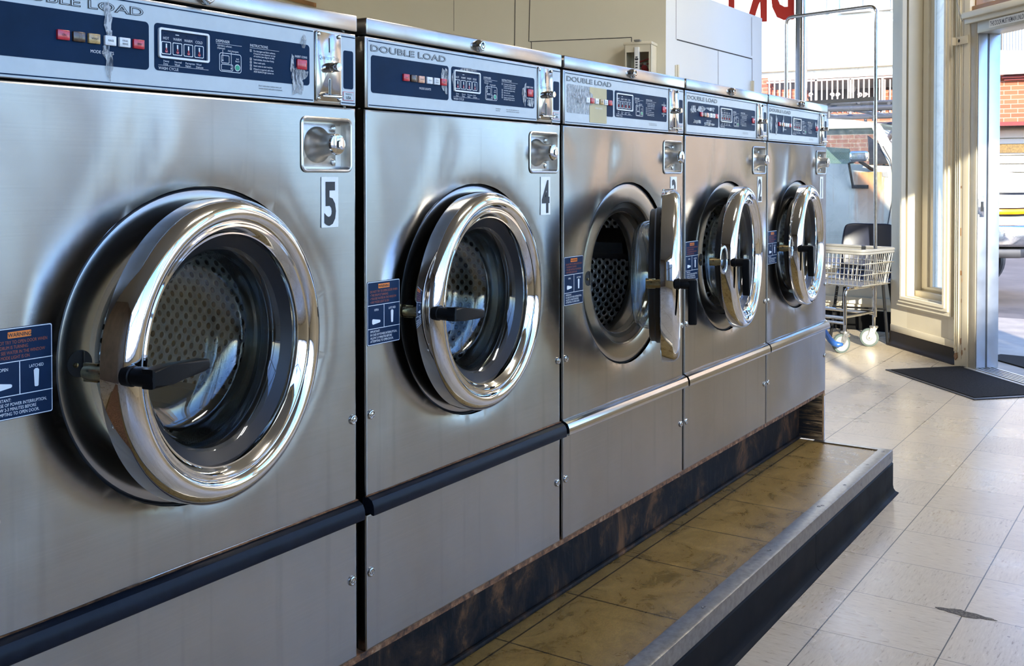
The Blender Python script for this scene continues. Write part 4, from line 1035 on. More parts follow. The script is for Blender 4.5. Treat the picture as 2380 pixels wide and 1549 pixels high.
def cart():
    t = empty('laundry_cart', (5.907, .744, 0), atan2(-.267, .963), 'wire laundry cart on white casters with tall chrome hanging rack by the window', 'laundry cart')
    L = .66
    Zr, Zb = .695, .455
    X0, X1, Y0, Y1 = -.205, .215, -.15, L+.15
    x0, x1, y0, y1 = -.175, .18, -.12, L+.11
    # rim
    mb = MB(); c = .05
    P = [(X0, Y0+c, Zr), *arc((X0, Y0+c, Zr), (X0, Y0, Zr), (X0+c, Y0, Zr)), *arc((X1-c, Y0, Zr), (X1, Y0, Zr), (X1, Y0+c, Zr)), *arc((X1, Y1-c, Zr), (X1, Y1, Zr), (X1-c, Y1, Zr)), *arc((X0+c, Y1, Zr), (X0, Y1, Zr), (X0, Y1-c, Zr))]
    P = [Vector(P[0])]+[Vector(q) for q in P[1:]]
    mb.tube([q+Vector((0, 0, .006)) for q in P], .011, 'rim_grey', 10, True); mb.tube([q-Vector((0, 0, .012)) for q in P], .009, 'rim_grey', 10, True)
    mb.build('basket_rim', t)
    mb = MB()
    def side(f, n):
        for i in range(n):
            a, b = f((i+.5)/n); mb.tube([a, b], .0026, 'wire', 6, cap=False)
    lerp = lambda a, b, q: a+(b-a)*q
    side(lambda q: ((lerp(X0+.02, X1-.02, q), Y0, Zr), (lerp(x0+.02, x1-.02, q), y0, Zb)), 14)
    side(lambda q: ((lerp(X0+.02, X1-.02, q), Y1, Zr), (lerp(x0+.02, x1-.02, q), y1, Zb)), 14)
    side(lambda q: ((X0, lerp(Y0+.02, Y1-.02, q), Zr), (x0, lerp(y0+.02, y1-.02, q), Zb)), 26)
    side(lambda q: ((X1, lerp(Y0+.02, Y1-.02, q), Zr), (x1, lerp(y0+.02, y1-.02, q), Zb)), 26)
    for q in (.35, .66, .97):
        a0, a1, b0, b1, z = lerp(X0, x0, q)-.003, lerp(X1, x1, q)+.003, lerp(Y0, y0, q)-.003, lerp(Y1, y1, q)+.003, lerp(Zr, Zb, q)
        mb.tube([(a0, b0, z), (a1, b0, z), (a1, b1, z), (a0, b1, z)], .0042, 'wire', 8, True)
    for i in range(10): x = lerp(x0, x1, (i+.5)/10); mb.tube([(x, y0, Zb), (x, y1, Zb)], .0026, 'wire', 6, cap=False)
    for i in range(22): y = lerp(y0, y1, (i+.5)/22); mb.tube([(x0, y, Zb-.004), (x1, y, Zb-.004)], .0026, 'wire', 6, cap=False)
    mb.build('wire_basket', t)
    # frame
    mb = MB()
    for y in (0, L):
        bent([(-.187, y, .19), (-.187, y, .435), (.187, y, .435), (.187, y, .19)], .0125, .05, mb, 'chrome_worn')
        mb.tube([(-.187, y, .245), (.187, y, .245)], .0115, 'chrome_worn')
    for x in (-.187, .187): mb.tube([(x, 0, .235), (x, L, .235)], .0115, 'chrome_worn')
    mb.tube([(-.187, 0, .20), (-.187, L, .20)], .009, 'chrome_worn')
    mb.build('frame', t)
    # casters
    for k, (x, y, a) in enumerate(((-.187, 0, -.45), (.187, 0, -1.0), (-.187, L, -.6), (.187, L, -.3))):
        cst = MB(); dx, dy = cos(a+2.4)*.025, sin(a+2.4)*.025
        cst.cyl((x, y, .135), (x, y, .215), .012, 'chrome_worn', 12); cst.cyl((x, y, .135), (x, y, .146), .030, 'wire', 16)
        u = Vector((-sin(a), cos(a), 0)); d = Vector((cos(a), sin(a), 0)); c = Vector((x+d.x*-.03, y+d.y*-.03, .065))
        for s in (-1, 1):
            b = MB(); b.prism([(-.014, .06), (.016, .06), (.055, .138), (.008, .138)], 'y', -.0015, .0015, 'wire')
            mt = Matrix.Translation(c-Vector((0, 0, .065))+u*.021*s) @ Matrix.Rotation(a, 4, 'Z'); b.xf(mt); cst.add(b.v, b.f, 'wire')
        cst.tube([c-u*.024, c+u*.024], .006, 'chrome_worn', 8)
        co = cst.build('caster', t)
        w = MB(); w.lathe([(.064, -.012), (.0655, -.008), (.0655, .008), (.064, .012), (.052, .014)], 'tyre', c, ax=u, seg=40); w.lathe([(.052, -.014), (.064, -.012)], 'tyre', c, ax=u, seg=40)
        for s in (-1, 1): w.lathe([(.052, s*.014), (.049, s*.009), (.022, s*.009), (.018, s*.016), (.006, s*.017)], 'wheel', c, ax=u, seg=40)
        w.build('wheel', co)
    # hanging rack
    mb = MB(); zt = 2.375; ya, yb = -.10, L-.03
    bent([(.03, ya, .235), (.03, ya, .70), (.022, ya, 1.6), (.018, ya, zt), (.018, yb, zt), (.022, yb, 1.6), (.03, yb, .70), (.03, yb, .235)], .0125, .055, mb, 'chrome_worn', 12)
    mb.prism([(ya, 1.725), (yb, 1.725), (yb, 1.752), (ya, 1.752)], 'x', .012, .030, 'steel_dark')
    mb.build('hanging_rack', t, label='tall chrome tube hanging rack')
    # things around it
    # chair against the window wall
    ch = empty('stacking_chair', (6.43, .86, 0), radians(SEAT_R), 'dark navy plastic shell chair with black legs behind the cart', 'chair')
    prof = [(.225, .435), (.20, .45), (.12, .448), (.0, .440), (-.10, .442), (-.165, .46), (-.20, .51), (-.225, .60), (-.245, .70), (-.262, .80), (-.272, .845)]
    vs, fs = [], []; n = 13
    for j, (y, z) in enumerate(prof):
        for i in range(n):
            q = -1+2*i/(n-1); back = max(0, min(1, (z-.46)/.1)); hw = .225-.02*back
            if j >= len(prof)-2: hw -= .012*(j-len(prof)+3)
            lift = (.018*q*q)*(1-back); fwd = .035*q*q*back
            top = -.012*(1-abs(q)**4)*0+(-.02*abs(q)**6 if j == len(prof)-1 else 0)+(.008*q*q if j == len(prof)-1 else 0)
            vs.append((hw*q, y+fwd, z+lift+top))
    for j in range(len(prof)-1):
        for i in range(n-1): fs.append((j*n+i, j*n+i+1, (j+1)*n+i+1, (j+1)*n+i))
    mb = MB(); mb.add(vs, fs, 'chair_blue'); sh = mb.build('seat_shell', ch, smooth=60)
    md = sh.modifiers.new('thick', 'SOLIDIFY'); md.thickness = .007; md2 = sh.modifiers.new('round', 'SUBSURF'); md2.levels = 1; md2.render_levels = 1
    for x in (-.2, .2):
        for y, yb2 in ((.19, .21), (-.17, -.24)):
            mb = MB(); mb.tube([(x*.8, y*.8, .43), (x*1.02, yb2, 0)], .0115, 'black_metal', 10); mb.build('leg', ch)
    mb = MB()
    for x in (-.165, .165): mb.tube([(x, .155, .432), (x, -.14, .432)], .010, 'black_metal', 8)
    mb.tube([(-.19, .2, .25), (.19, .2, .25)], .007, 'black_metal', 8); mb.build('seat_frame', ch)
    # blue plastic poking out behind machine 1
    mb = MB(); P3 = lambda u, v, D: tuple(pix_depth(u, v, D))
    pts = [P3(1905, 735, 6.9), P3(1918, 772, 6.93), P3(1927, 787, 6.95), P3(1937, 798, 6.97), P3(1948, 802, 6.97), P3(1958, 801, 6.95)]
    mb.tube(pts, [.016, .017, .020, .021, .020, .010], 'blue_plastic', 12); o = mb.build('plastic_strip', smooth=60); tag(o, 'curved blue plastic strip poking out behind washer 1 by the cart wheel', 'plastic strip')
    # doormats
    mb = MB(); q = [(5.222, .393), (4.597, -.237), (4.60-.0+.37, -.64), (5.60, .01)]
    e = Vector((q[0][0]-q[1][0], q[0][1]-q[1][1])); nn = Vector((e.y, -e.x)).normalized()*.56
    A, B = Vector(q[0]), Vector(q[1]); q = [A, B, B+nn, A+nn]
    def inset(q, d):
        c = sum(q, Vector((0, 0)))/4; return [p+(c-p).normalized()*d for p in q]
    dm = empty('doormat', (*((A+B)/2+nn/2), 0), 0, 'black fibre doormat with rubber border inside the doorway', 'doormat'); O = dm.location.copy()
    mb = MB(); mb.prism([tuple(p) for p in q], 'z', 0, .006, 'rubber', .002, 1); mb.build('border', dm, O)
    mb = MB(); mb.prism([tuple(p) for p in inset(q, .035)], 'z', .004, .010, 'mat', .003, 1); mb.build('pile', dm, O)
    # extinguisher and its cabinet on the partition
    t0 = Vector((4.59, 1.6, 0)); dirn = Vector((-.206, .978, 0)).normalized(); rz = atan2(dirn.y, dirn.x)
    def wpt(u, v):
        o, d = pix_ray(u, v); nn = Vector((dirn.y, -dirn.x, 0)); k = (t0-o+Vector((-dirn.y, dirn.x, 0))*.13).dot(nn)/d.dot(nn); q = o+d*k; return (q-t0).dot(dirn), q.z
    (s1, zt_), (s0, _) = wpt(1452, 104), wpt(1514, 104); dep = .14
    zb_ = zt_-.52
    fc = empty('extinguisher_cabinet', (0, 0, 0), 0, 'cream metal fire extinguisher cabinet with clear front on the beige wall', 'cabinet'); fc.matrix_world = Matrix.Translation(t0) @ Matrix.Rotation(rz, 4, 'Z')
    mb = MB()
    mb.box(s0, s1, .0, .006, zb_, zt_, 'cream'); mb.box(s0, s0+.006, 0, dep, zb_, zt_, 'cream'); mb.box(s1-.006, s1, 0, dep, zb_, zt_, 'cream'); mb.box(s0-.006, s1+.006, 0, dep+.008, zt_-.004, zt_+.014, 'cream', .003); mb.box(s0, s1, 0, dep, zb_, zb_+.006, 'cream')
    mb.build('case', fc)
    mb = MB(); mb.ring((s0, s1, zb_, zt_), (s0+.014, s1-.014, zb_+.02, zt_-.05), 'y', dep-.006, dep, 'cream'); fr = mb.build('door', fc)
    mb = MB(); mb.box(s0+.012, s1-.012, dep-.005, dep-.003, zb_+.02, zt_-.05, 'glass_clear'); mb.build('pane', fr)
    m_ = (s0+s1)/2
    mb = MB(); mb.box(m_-.012, m_+.018, dep-.004, dep+.012, zt_-.175, zt_-.02, 'sticker_white', .002); mb.box(m_-.008, m_+.014, dep+.012, dep+.013, zt_-.10, zt_-.09, 'ink_black'); mb.box(m_-.010, m_+.016, dep+.004, dep+.0132, zt_-.205, zt_-.17, 'rim_grey', .002)
    for k in range(5): mb.box(m_-.004, m_+.010, dep+.012, dep+.0132, zt_-.15+.016*k, zt_-.143+.016*k, 'ink_black')
    mb.build('pull_tab', fc, label='white pull tab')
    mb = MB(); mb.box(m_-.02, m_+.02, dep-.02, dep+.02, zt_+.014, zt_+.026, 'rim_grey', .004); mb.build('lock', fc)
    fe = empty('fire_extinguisher', (0, 0, 0), 0, 'red fire extinguisher inside the cream wall cabinet', 'fire extinguisher'); fe.matrix_world = fc.matrix_world
    xc, yc = m_-.030, .068; zt2 = zt_-.14
    mb = MB(); mb.lathe([(1e-4, zb_+.008), (.045, zb_+.008), (.050, zb_+.02), (.050, zt2-.07), (.044, zt2-.035), (.022, zt2-.012), (.016, zt2)], 'extinguisher', (xc, yc, 0), ax=(0, 0, 1), up=(1, 0, 0), seg=32); mb.build('cylinder', fe)
    mb = MB(); mb.cyl((xc, yc, zt2), (xc, yc, zt2+.03), .014, 'chrome_worn'); mb.lathe([(.02, 0), (.02, .01), (1e-4, .011)], 'extinguisher', (xc+.0, yc+.012, zt2-.005), ax=(0, 1, 0), seg=16); mb.build('valve', fe)
    mb = MB(); mb.prism([(xc+.035, zt2+.03), (xc-.036, zt2+.052), (xc-.038, zt2+.061), (xc+.035, zt2+.042)], 'y', yc-.009, yc+.009, 'extinguisher', .002); mb.prism([(xc+.03, zt2+.012), (xc-.034, zt2+.02), (xc-.034, zt2+.027), (xc+.03, zt2+.022)], 'y', yc-.009, yc+.009, 'extinguisher', .002); mb.build('handle', fe)
    mb = MB(); mb.tube([(xc+.015, yc, zt2+.015), (xc+.05, yc, zt2+.01), (xc+.070, yc, zt2-.03), (xc+.074, yc, zt2-.12), (xc+.070, yc, zt2-.2)], .010, 'rubber', 10); mb.build('hose', fe)
# ------------------------------------------------------------------ outside
def outside():
    mb = MB(); mb.box(-60, 60, -60, 60, -.35, -.14, 'asphalt'); struct(mb.build('street'))
    mb = MB(); mb.box(-12, 8.7, -6.2, 14, -.14, -.065, 'concrete', 0)
    for k in range(8): mb.box(-12, 8.69, -5.2+1.2*k, -5.19+1.2*k, -.066, -.0645, 'line')
    struct(mb.build('sidewalk'))
    mb = MB(); q = [tuple(pix_floor(u, v, -.063))[:2] for u, v in ((2296, 833), (2326, 826), (2390, 832), (2420, 870), (2385, 858))]
    mb.prism([tuple(p) for p in q], 'z', -.066, -.055, 'mat'); o = mb.build('doormat'); tag(o, 'ragged black doormat lying on the pavement outside the doorway', 'doormat')
    # building across the street -------------------------------------
    X = 22.0; bl = empty('street_building', (X, 4, -.14), 0, 'white rendered building with brick and barred openings across the street', 'building'); O = (X, 4, -.14)
    def yz(u, v): q = pix_plane(u, v, 0, X); return q[1], q[2]
    def B(mb, u0, u1, v0, v1, d0, d1, mat):
        (ya, za), (yb, zb) = yz(u0, v0), yz(u1, v1); zm = yz((u0+u1)/2, v0)[1]; zn = yz((u0+u1)/2, v1)[1]
        mb.box(X+d0, X+d1, min(ya, yb), max(ya, yb), min(zm, zn), max(zm, zn), mat)
    mb = MB(); y0, y1 = yz(2230, 0)[0], yz(1500, 0)[0]
    zl = yz(1935, 181)[1]; mb.box(X, X+8, y0, y1, zl, 9.0, 'white_wall'); mb.box(X+3.2, X+8, y0, y1, -.14, zl, 'win_dark'); B(mb, 1600, 2230, 255, 420, 0, .3, 'brick'); mb.build('wall', bl, O)
    mb = MB(); B(mb, 1500, 2230, 136, 160, -.10, .0, 'cream_band'); B(mb, 1500, 2230, 160, 164, -.16, 0, 'cream_band'); mb.build('ledge', bl, O)
    mb = MB(); B(mb, 1750, 1784, 182, 420, -.02, .5, 'brick'); B(mb, 1784, 1850, 206, 420, .3, .9, 'brick'); B(mb, 2046, 2110, 206, 420, .3, .9, 'brick'); mb.build('brick_pier', bl, O)
    for (u0, u1, vb, mids) in ((1815, 1930, 33, (1866,)), (1956, 2078, 28, (2012,))):
        mb = MB(); B(mb, u0, u1, -60, vb, -.05, .02, 'win_dark')
        mb.xf(Matrix.Identity(4)); fr = mb.build('window', bl, O)
        c = MB(); B(c, u0+6, u1-6, -60, vb-5, -.06, -.02, 'curtain'); c.build('curtain', fr, O)
        f2 = MB()
        for a, b in ((u0, u0+5), (u1-5, u1), *((m_-3, m_+3) for m_ in mids)): B(f2, a, b, -60, vb, -.10, -.05, 'rim_grey')
        B(f2, u0-4, u1+4, vb-4, vb, -.12, -.05, 'rim_grey'); f2.build('window_frame', fr, O)
    mb = MB(); B(mb, 1784, 2110, 183, 187, -.06, -.02, 'pink_bars')
    u = 1788
    while u < 2105: B(mb, u, u+2.2, 185, 262, -.05, -.02, 'pink_bars'); u += 12.2
    for u in (1896, 1976, 2050): B(mb, u, u+4, 183, 265, -.06, -.01, 'pink_bars')
    for cu in (1872, 1885, 1936, 1948, 2000, 2012):
        (yc, zc) = yz(cu, 221); r0 = .05; pts = []
        sg = 1 if cu in (1872, 1936, 2000) else -1
        for i in range(22):
            t = i/21*2.6*pi; r = r0*(1-i/28); pts.append((X-.035, yc+sg*r*cos(t), zc+r*sin(t)))
        mb.tube(pts, .014, 'pink_bars', 6)
    mb.build('window_grille', bl, O)
    mb = MB(); yc, zc = yz(1945, 197); mb.sphere((X+1.2, yc, zc), .1, M['sticker_white'], sc=1); mb.build('porch_lamp', bl, O)
    # second frontage seen through the doorway
    b2 = empty('garage_building', (X, -6, -.14), 0, 'brick garage frontage with white panelled door seen through the doorway', 'building'); O2 = (X, -6, -.14)
    mb = MB(); B(mb, 2236, 2620, -260, 150, -.0, 6, 'grey_wall'); B(mb, 2236, 2620, 118, 150, -.08, 0, 'street_tan'); B(mb, 2236, 2620, 150, 172, -.35, 0, 'white_wall'); B(mb, 2236, 2620, 172, 284, 0, 6, 'brick'); B(mb, 2236, 2620, 284, 700, 1.5, 6, 'white_wall'); mb.build('wall', b2, O2)
    mb = MB()
    for k in range(40): B(mb, 2300+k*7, 2301+k*7, -60, 116, -.03, 0, 'line' if k % 8 == 4 else 'rim_grey')
    mb.build('siding', b2, O2)
    mb = MB(); B(mb, 2332, 2620, 172, 177, -.20, 0, 'red_trim'); B(mb, 2336, 2620, 177, 182, -.12, 0, 'red_trim'); B(mb, 2236, 2620, 282, 291, -.15, 0, 'red_trim'); mb.build('red_cornice', b2, O2)
    mb = MB()
    for k in range(6): B(mb, 2290, 2620, 297+21*k, 315+21*k, .9, 1.1, 'white_wall')
    B(mb, 2290, 2620, 292, 420, 1.05, 1.3, 'white_wall'); gd = mb.build('garage_door', b2, O2)
    mb = MB(); B(mb, 2290, 2620, 330, 352, .84, .95, 'gold'); mb.build('gold_strip', gd, O2)
    # added unseen blocks: two cut off sunlight, two colour reflections in the steel
    for nm, x0, x1, y0, y1, h, mt in (('unseen_light_block', -50, -20.0, -15, -12, 12.5, 'street_tan'), ('unseen_light_block', -20.0, -12.6, -15, -12, 7.1, 'street_grey'), ('unseen_light_block', 20.8, 26, -11.4, -6.7, 7.5, 'brown_block'), ('unseen_light_block', 21.0, 26, -6.6, -5.2, 7.5, 'slate_block')):
        mb = MB(); mb.box(x0, x1, y0, y1, -.14, h, mt); struct(mb.build(nm))

def truck():
    XS = 10.05
    def P(u, v, x=XS): q = pix_plane(u, v, 0, x); return q[1], q[2]
    yA, zA = P(2083, 387)
    t = empty('pickup_truck', (XS+.95, yA, -.14), 0, 'old white pickup truck with rust stains parked outside the window', 'truck'); O = (XS+.95, yA, -.14)
    Wd = 1.9; X1 = XS+Wd
    yF, zF = P(2318, 404)                     # front corner of the hood
    yR = yA+4.2
    zb = .30
    # lower body: side profile
    prof = [(yA, zA), (yF+.12, zF+.02), (yF+.02, zF-.03), (yF-.02, .98), (yF-.02, .62), (yF+.15, zb+.1), (yA+.0, zb), (yR, zb), (yR, zA+.12), (P(1920, 380)[0]+1.0, zA+.12), P(1920, 380)]
    mb = MB(); mb.prism(prof, 'x', XS, X1, 'truck', .05, 4); body = mb.build('body', t, O, smooth=45)
    # rounded nose with the lamps
    ns = [(XS+.02, yF+.25), (XS+.03, yF+.02), (XS+.14, yF-.12), (XS+.40, yF-.24), (XS+.95, yF-.32), (X1-.40, yF-.24), (X1-.14, yF-.12), (X1-.03, yF+.02), (X1-.02, yF+.25)]
    mb = MB(); mb.prism(ns, 'z', .70, zF-.05, 'truck', .03, 3); mb.build('nose', t, O, smooth=45)
    mb = MB(); hd = [(x, y) for x, y in ns]; mb.prism(hd, 'z', zF-.07, zF-.015, 'truck', .025, 3); mb.build('hood_lip', t, O, smooth=45)
    def zz(v, y=yF, x=XS+.1): return pix_plane(2345, v, 0, x)[2]
    def lens(nm, v0, v1, mat, x0=.055, x1=.42, grow=.012):
        z0, z1 = zz(v1), zz(v0)
        pl = [(XS+.0, yF+.10), (XS+.005, yF+.0), (XS+.115, yF-.145), (XS+.40, yF-.275), (XS+.43, yF-.20), (XS+.2, yF+.05)]
        m2 = MB(); m2.prism(pl, 'z', z0, z1, mat, .012, 2); return m2.build(nm, t, O, smooth=40)
    lens('lamp_bezel', 448, 503, 'black_metal'); 
    for nm, v0, v1, mat in (('headlamp', 453, 484, 'lamp'), ('indicator_lamp', 486, 499, 'amber')):
        z0, z1 = zz(v1), zz(v0)
        pl = [(XS-.006, yF+.08), (XS-.004, yF-.005), (XS+.108, yF-.156), (XS+.385, yF-.284), (XS+.40, yF-.21), (XS+.19, yF+.04)]
        m2 = MB(); m2.prism(pl, 'z', z0, z1, mat, .010, 2); m2.build(nm, t, O, smooth=40)
    mb = MB(); mb.prism([(XS+.45, yF-.285), (XS+.95, yF-.345), (X1-.45, yF-.285), (X1-.45, yF-.2), (XS+.45, yF-.2)], 'z', zz(503), zz(449), 'win_dark')
    for k in range(5):
        z = zz(503)+(zz(449)-zz(503))*(k+.5)/5; mb.prism([(XS+.44, yF-.30), (XS+.95, yF-.36), (X1-.44, yF-.30), (X1-.44, yF-.25), (XS+.44, yF-.25)], 'z', z-.012, z+.012, 'chrome_worn')
    mb.build('grille', t, O)
    mb = MB(); bp = [(XS-.02, yF+.35), (XS-.03, yF-.05), (XS+.10, yF-.26), (XS+.45, yF-.40), (XS+.95, yF-.46), (X1-.45, yF-.40), (X1-.1, yF-.26), (X1+.03, yF-.05), (X1+.02, yF+.35)]
    mb.prism(bp, 'z', zz(574), zz(523), 'chrome_worn', .03, 4); mb.build('front_bumper', t, O, smooth=45, label='chrome front bumper')
    mb = MB(); mb.prism([(a*.98+.02*(XS+.95), b+.05) for a, b in bp], 'z', zz(600), zz(578), 'rubber', .02, 2); mb.build('air_dam', t, O)
    # cab
    zr, zs = P(1940, 273)[1], P(1940, 290)[1]
    yw, zw = P(2030, 292)                    # top of the windscreen pillar
    ybk = yA+1.75
    roof = [(yw-.06, P(2050, 284)[1]-.01), (yw+.25, P(2005, 277)[1]), (yA+1.0, zr+.01), (ybk, zr-.02), (ybk, zs), (yA+1.0, zs), (yw, zw)]
    mb = MB(); mb.prism(roof, 'x', XS+.12, X1-.12, 'truck', .03, 3); mb.build('roof', t, O, smooth=45)
    for s in (0, 1):
        xa, xb = (XS+.02, XS+.11) if s == 0 else (X1-.11, X1-.02)
        def lean(m2):   # tumblehome
            for i, (x, y, z) in enumerate(m2.v):
                k = max(0, (z-zA)/(zr-zA)); m2.v[i] = (x+(.12*k if s == 0 else -.12*k), y, z)
            return m2
        mb = MB(); mb.prism([(yw-.03, zw+.02), (yw+.06, zw), (yA+.07, zA-.02), (yA-.06, zA-.02)], 'x', xa, xb, 'truck', .012, 2); lean(mb).build('windscreen_pillar', t, O)
        mb = MB(); mb.prism([(ybk, zr-.02), (ybk-.18, zr-.03), (ybk-.22, zA-.02), (ybk, zA-.02)], 'x', xa, xb, 'truck', .012, 2); lean(mb).build('rear_pillar', t, O)
        mb = MB(); mb.prism([(yw+.05, zw+.03), (ybk, zs+.01), (ybk, zs-.04), (yw+.04, zw-.02)], 'x', xa, xb, 'truck', .008, 2); lean(mb).build('window_rail', t, O)
        mb = MB(); mb.prism([(yw+.05, zw), (ybk-.18, zs-.02), (ybk-.2, zA), (yA+.03, zA)], 'x', (xa+xb)/2-.003, (xa+xb)/2+.003, 'glass_car'); lean(mb).build('side_window', t, O)
        if s == 0:
            mb = MB(); mb.prism([(yA+.30, zA+.02), (yA+.34, zA+.34), (yA+.15, zA+.20), (yA+.0, zA+.03)], 'x', xa+.015, xb-.02, 'rubber', .01); lean(mb).build('mirror_sail', t, O)
    mb = MB(); mb.add([(XS+.12, yw-.02, zw), (X1-.12, yw-.02, zw), (X1-.04, yA-.03, zA), (XS+.04, yA-.03, zA)], [(0, 1, 2, 3)], 'glass_car')
    mb.add([(XS+.12, yw-.015, zw), (X1-.12, yw-.015, zw), (X1-.04, yA-.025, zA), (XS+.04, yA-.025, zA)], [(3, 2, 1, 0)], 'glass_car'); mb.build('windscreen', t, O)
    mb = MB(); mb.prism([(yA+.70, .6), (yA+1.0, .6), (yA+1.12, zA+.20), (yA+.98, zA+.24)], 'x', XS+.2, X1-.2, 'seat', .04, 3); mb.box(XS+.2, X1-.2, yA+.3, yA+.9, .6, .85, 'seat', .04); se = mb.build('bench_seat', t, O, label='striped bench seat')
    mb = MB(); mb.box(XS+.45, XS+.72, yA+.98, yA+1.10, zA+.20, zA+.42, 'truck_in', .04, 3); mb.build('headrest', se, O)
    mb = MB(); mb.box(XS+.12, X1-.12, yA+.02, yA+.28, zA-.2, zA+.02, 'truck_in', .04); mb.build('dashboard', t, O)
    mb = MB(); c = Vector((X1-.5, yA+.42, zA-.02)); ring = [c+Vector((cos(a)*.19, sin(a)*.07, sin(a)*.17)) for a in (2*pi*i/24 for i in range(24))]; mb.tube(ring, .014, 'rubber', 8, True); mb.build('steering_wheel', t, O)
    # door line, mirror, rack, wheels
    mb = MB(); pts = [(XS-.003, *P(2052, 340)), (XS-.003, *P(2070, 372)), (XS-.003, *P(2077, 420)), (XS-.003, *P(2073, 470)), (XS-.003, *P(2064, 520)), (XS-.003, *P(2060, 560))]; mb.tube(pts, .006, 'line', 6); mb.build('door_gap', body, O)
    mb = MB(); y0, z0 = P(1998, 364, XS-.2); mb.box(XS-.26, XS-.14, y0-.10, y0+.10, z0-.055, z0+.06, 'chrome_worn', .03, 3)
    a = P(1973, 380, XS-.18); b = P(1982, 432, XS-.05); mb.tube([(XS-.2, y0+.05, z0-.05), (XS-.18, *a), (XS-.05, *b), (XS, b[0]-.06, b[1]-.01)], .014, 'black_metal', 8); mb.tube([(XS-.2, y0, z0-.05), (XS-.05, y0-.08, z0-.13), (XS, y0-.1, z0-.14)], .02, 'black_metal', 8)
    mb.box(XS-.03, XS, b[0]-.16, b[0]+.02, b[1]-.03, b[1]+.01, 'black_metal', .006); mb.build('door_mirror', t, O)
    mb = MB(); q = P(2058, 406); mb.prism([(q[0]-.03, q[1]-.03), (q[0]+.03, q[1]-.02), (q[0]+.035, q[1]+.025), (q[0]-.02, q[1]+.03)], 'x', XS-.006, XS+.001, 'rim_grey'); mb.build('key_lock', t, O)
    mb = MB(); zk = P(1990, 250)[1]
    for x in (XS+.2, X1-.2):
        mb.tube([(x, yw-.35, zk), (x, yR, zk)], .03, 'rack', 8); mb.tube([(x, yw-.35, zk-.1), (x, yR, zk-.1)], .02, 'rack', 8)
        for k in range(7): mb.tube([(x, yw+.05+.5*k, zk), (x, yw+.05+.5*k, zr-.04 if yw+.05+.5*k < ybk else zA)], .02, 'rack', 8)
    for k in range(6): mb.tube([(XS+.2, yw-.3+.6*k, zk), (X1-.2, yw-.3+.6*k, zk)], .025, 'rack', 8)
    for k in range(9): mb.tube([(XS+.25, yw-.1+.33*k, zk+.05+.02*(k % 3)), (X1-.3, yw+.0+.33*k, zk+.06)], .018, 'rack', 8)
    for k in range(3): mb.tube([(XS+.3+.3*k, yw-.2, zk+.07), (XS+.35+.3*k, yR, zk+.09)], .022, 'rack', 8)
    mb.build('roof_rack', t, O, label='dark steel roof rack')
    for y in (yF+.55, yF+3.4):
        for s, x in ((1, XS+.02), (-1, X1-.02)):
            mb = MB(); mb.lathe([(.20, .0), (.34, .0), (.365, .03), (.365, .2), (.34, .23), (.2, .23)], 'rubber', (x, y, .23), ax=(s, 0, 0), seg=40); mb.lathe([(1e-4, .05), (.12, .03), (.20, .01), (.20, .22), (1e-4, .22)], 'rim_grey', (x, y, .23), ax=(s, 0, 0), seg=32); mb.build('wheel', t, O)

# ------------------------------------------------------------------ camera model (also used to place far things)
F_, YAW, PIT, ROLL, PCX, PCY = 2406.66, 1.0167, -.0180, .0006, 1298.6, 452.7
CAM = Vector((-1.2996, -1.2552, 1.2063))
def _basis():
    fw = Vector((sin(YAW)*cos(PIT), cos(YAW)*cos(PIT), sin(PIT))); r = Vector((cos(YAW), -sin(YAW), 0)); u = r.cross(fw)
    return cos(ROLL)*r+sin(ROLL)*u, -sin(ROLL)*r+cos(ROLL)*u, fw
def pix_ray(u, v):
    r, q, w = _basis(); return CAM, w+r*((u-PCX)/F_)-q*((v-PCY)/F_)
def pix_plane(u, v, ax, val): o, d = pix_ray(u, v); return o+d*((val-o[ax])/d[ax])
def pix_floor(u, v, z=0): return pix_plane(u, v, 2, z)
def pix_depth(u, v, D): o, d = pix_ray(u, v); return o+d*D

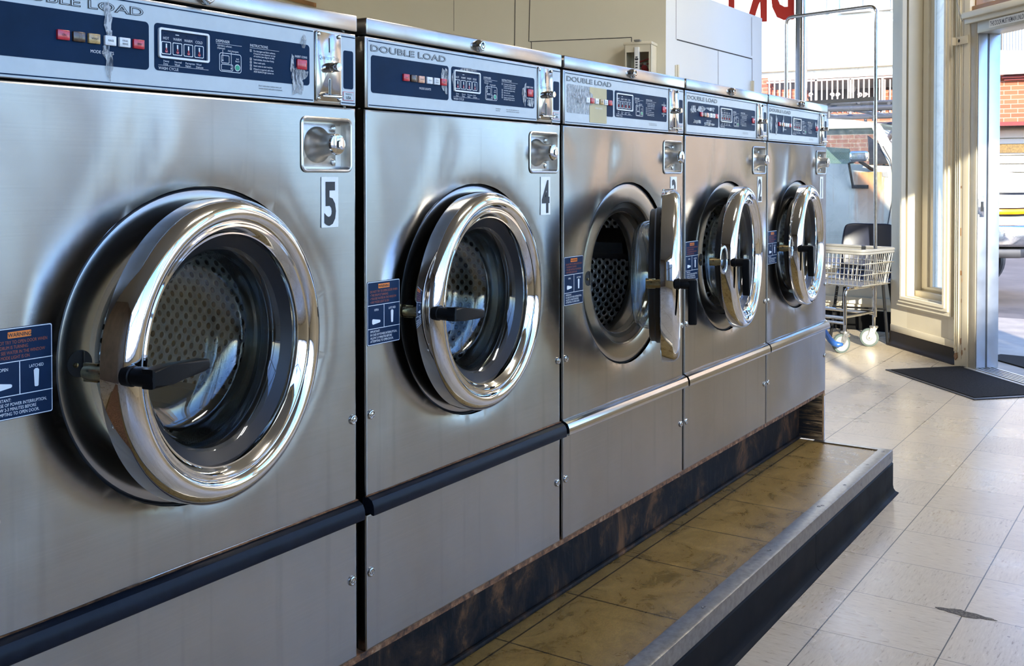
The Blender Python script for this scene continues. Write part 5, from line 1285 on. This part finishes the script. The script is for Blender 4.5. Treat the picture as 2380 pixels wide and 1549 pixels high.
def camera_and_light():
    cd = bpy.data.cameras.new('camera'); co = bpy.data.objects.new('camera', cd); COL.objects.link(co)
    cd.sensor_width = 36; cd.sensor_fit = 'HORIZONTAL'; cd.lens = F_*36/2380
    cd.shift_x = -(PCX-1190)/2380; cd.shift_y = (PCY-774.5)/2380
    cd.clip_start = .05; cd.clip_end = 300
    r, u, w = _basis()
    co.matrix_world = Matrix(((r.x, u.x, -w.x, CAM.x), (r.y, u.y, -w.y, CAM.y), (r.z, u.z, -w.z, CAM.z), (0, 0, 0, 1)))
    SC.camera = co
    s = Vector((-.845, -.535, .306)).normalized()
    ld = bpy.data.lights.new('sun', 'SUN'); ld.energy = SUN; ld.angle = .0093; ld.color = (1.0, .90, .76)
    lo = bpy.data.objects.new('sun', ld); COL.objects.link(lo); lo.rotation_euler = s.to_track_quat('Z', 'Y').to_euler(); lo.location = (-10, -10, 10)
    wd = bpy.data.worlds.new('world'); SC.world = wd; wd.use_nodes = True; t = wd.node_tree; t.nodes.clear()
    sk = t.nodes.new('ShaderNodeTexSky'); sk.sky_type = 'NISHITA'; sk.sun_disc = False; sk.sun_elevation = radians(24); sk.sun_rotation = atan2(-.845, -.535); sk.air_density = 1.0; sk.dust_density = .35; sk.ozone_density = 2.5
    bg = t.nodes.new('ShaderNodeBackground'); bg.inputs[1].default_value = SKY
    ou = t.nodes.new('ShaderNodeOutputWorld'); mx = t.nodes.new('ShaderNodeMix'); mx.data_type = 'RGBA'; mx.blend_type = 'MULTIPLY'; mx.inputs[0].default_value = 1.0; mx.inputs[7].default_value = (.77, .92, 1.26, 1); t.links.new(sk.outputs[0], mx.inputs[6]); t.links.new(mx.outputs[2], bg.inputs[0]); t.links.new(bg.outputs[0], ou.inputs[0])
    vs = SC.view_settings; vs.view_transform = 'Standard'; vs.look = 'None'; vs.exposure = EXPO; vs.gamma = 1.0; vs.use_curve_mapping = False
    cy = SC.cycles; cy.max_bounces = 7; cy.diffuse_bounces = 3; cy.glossy_bounces = 4; cy.transmission_bounces = 4; cy.transparent_max_bounces = 16; cy.adaptive_threshold = .02; cy.sample_clamp_indirect = 6.0; cy.caustics_reflective = False; cy.caustics_refractive = False; cy.blur_glossy = .3


make_materials()
room(); step_platform(); machines(); cart(); outside(); truck(); camera_and_light()
bpy.context.view_layer.update()
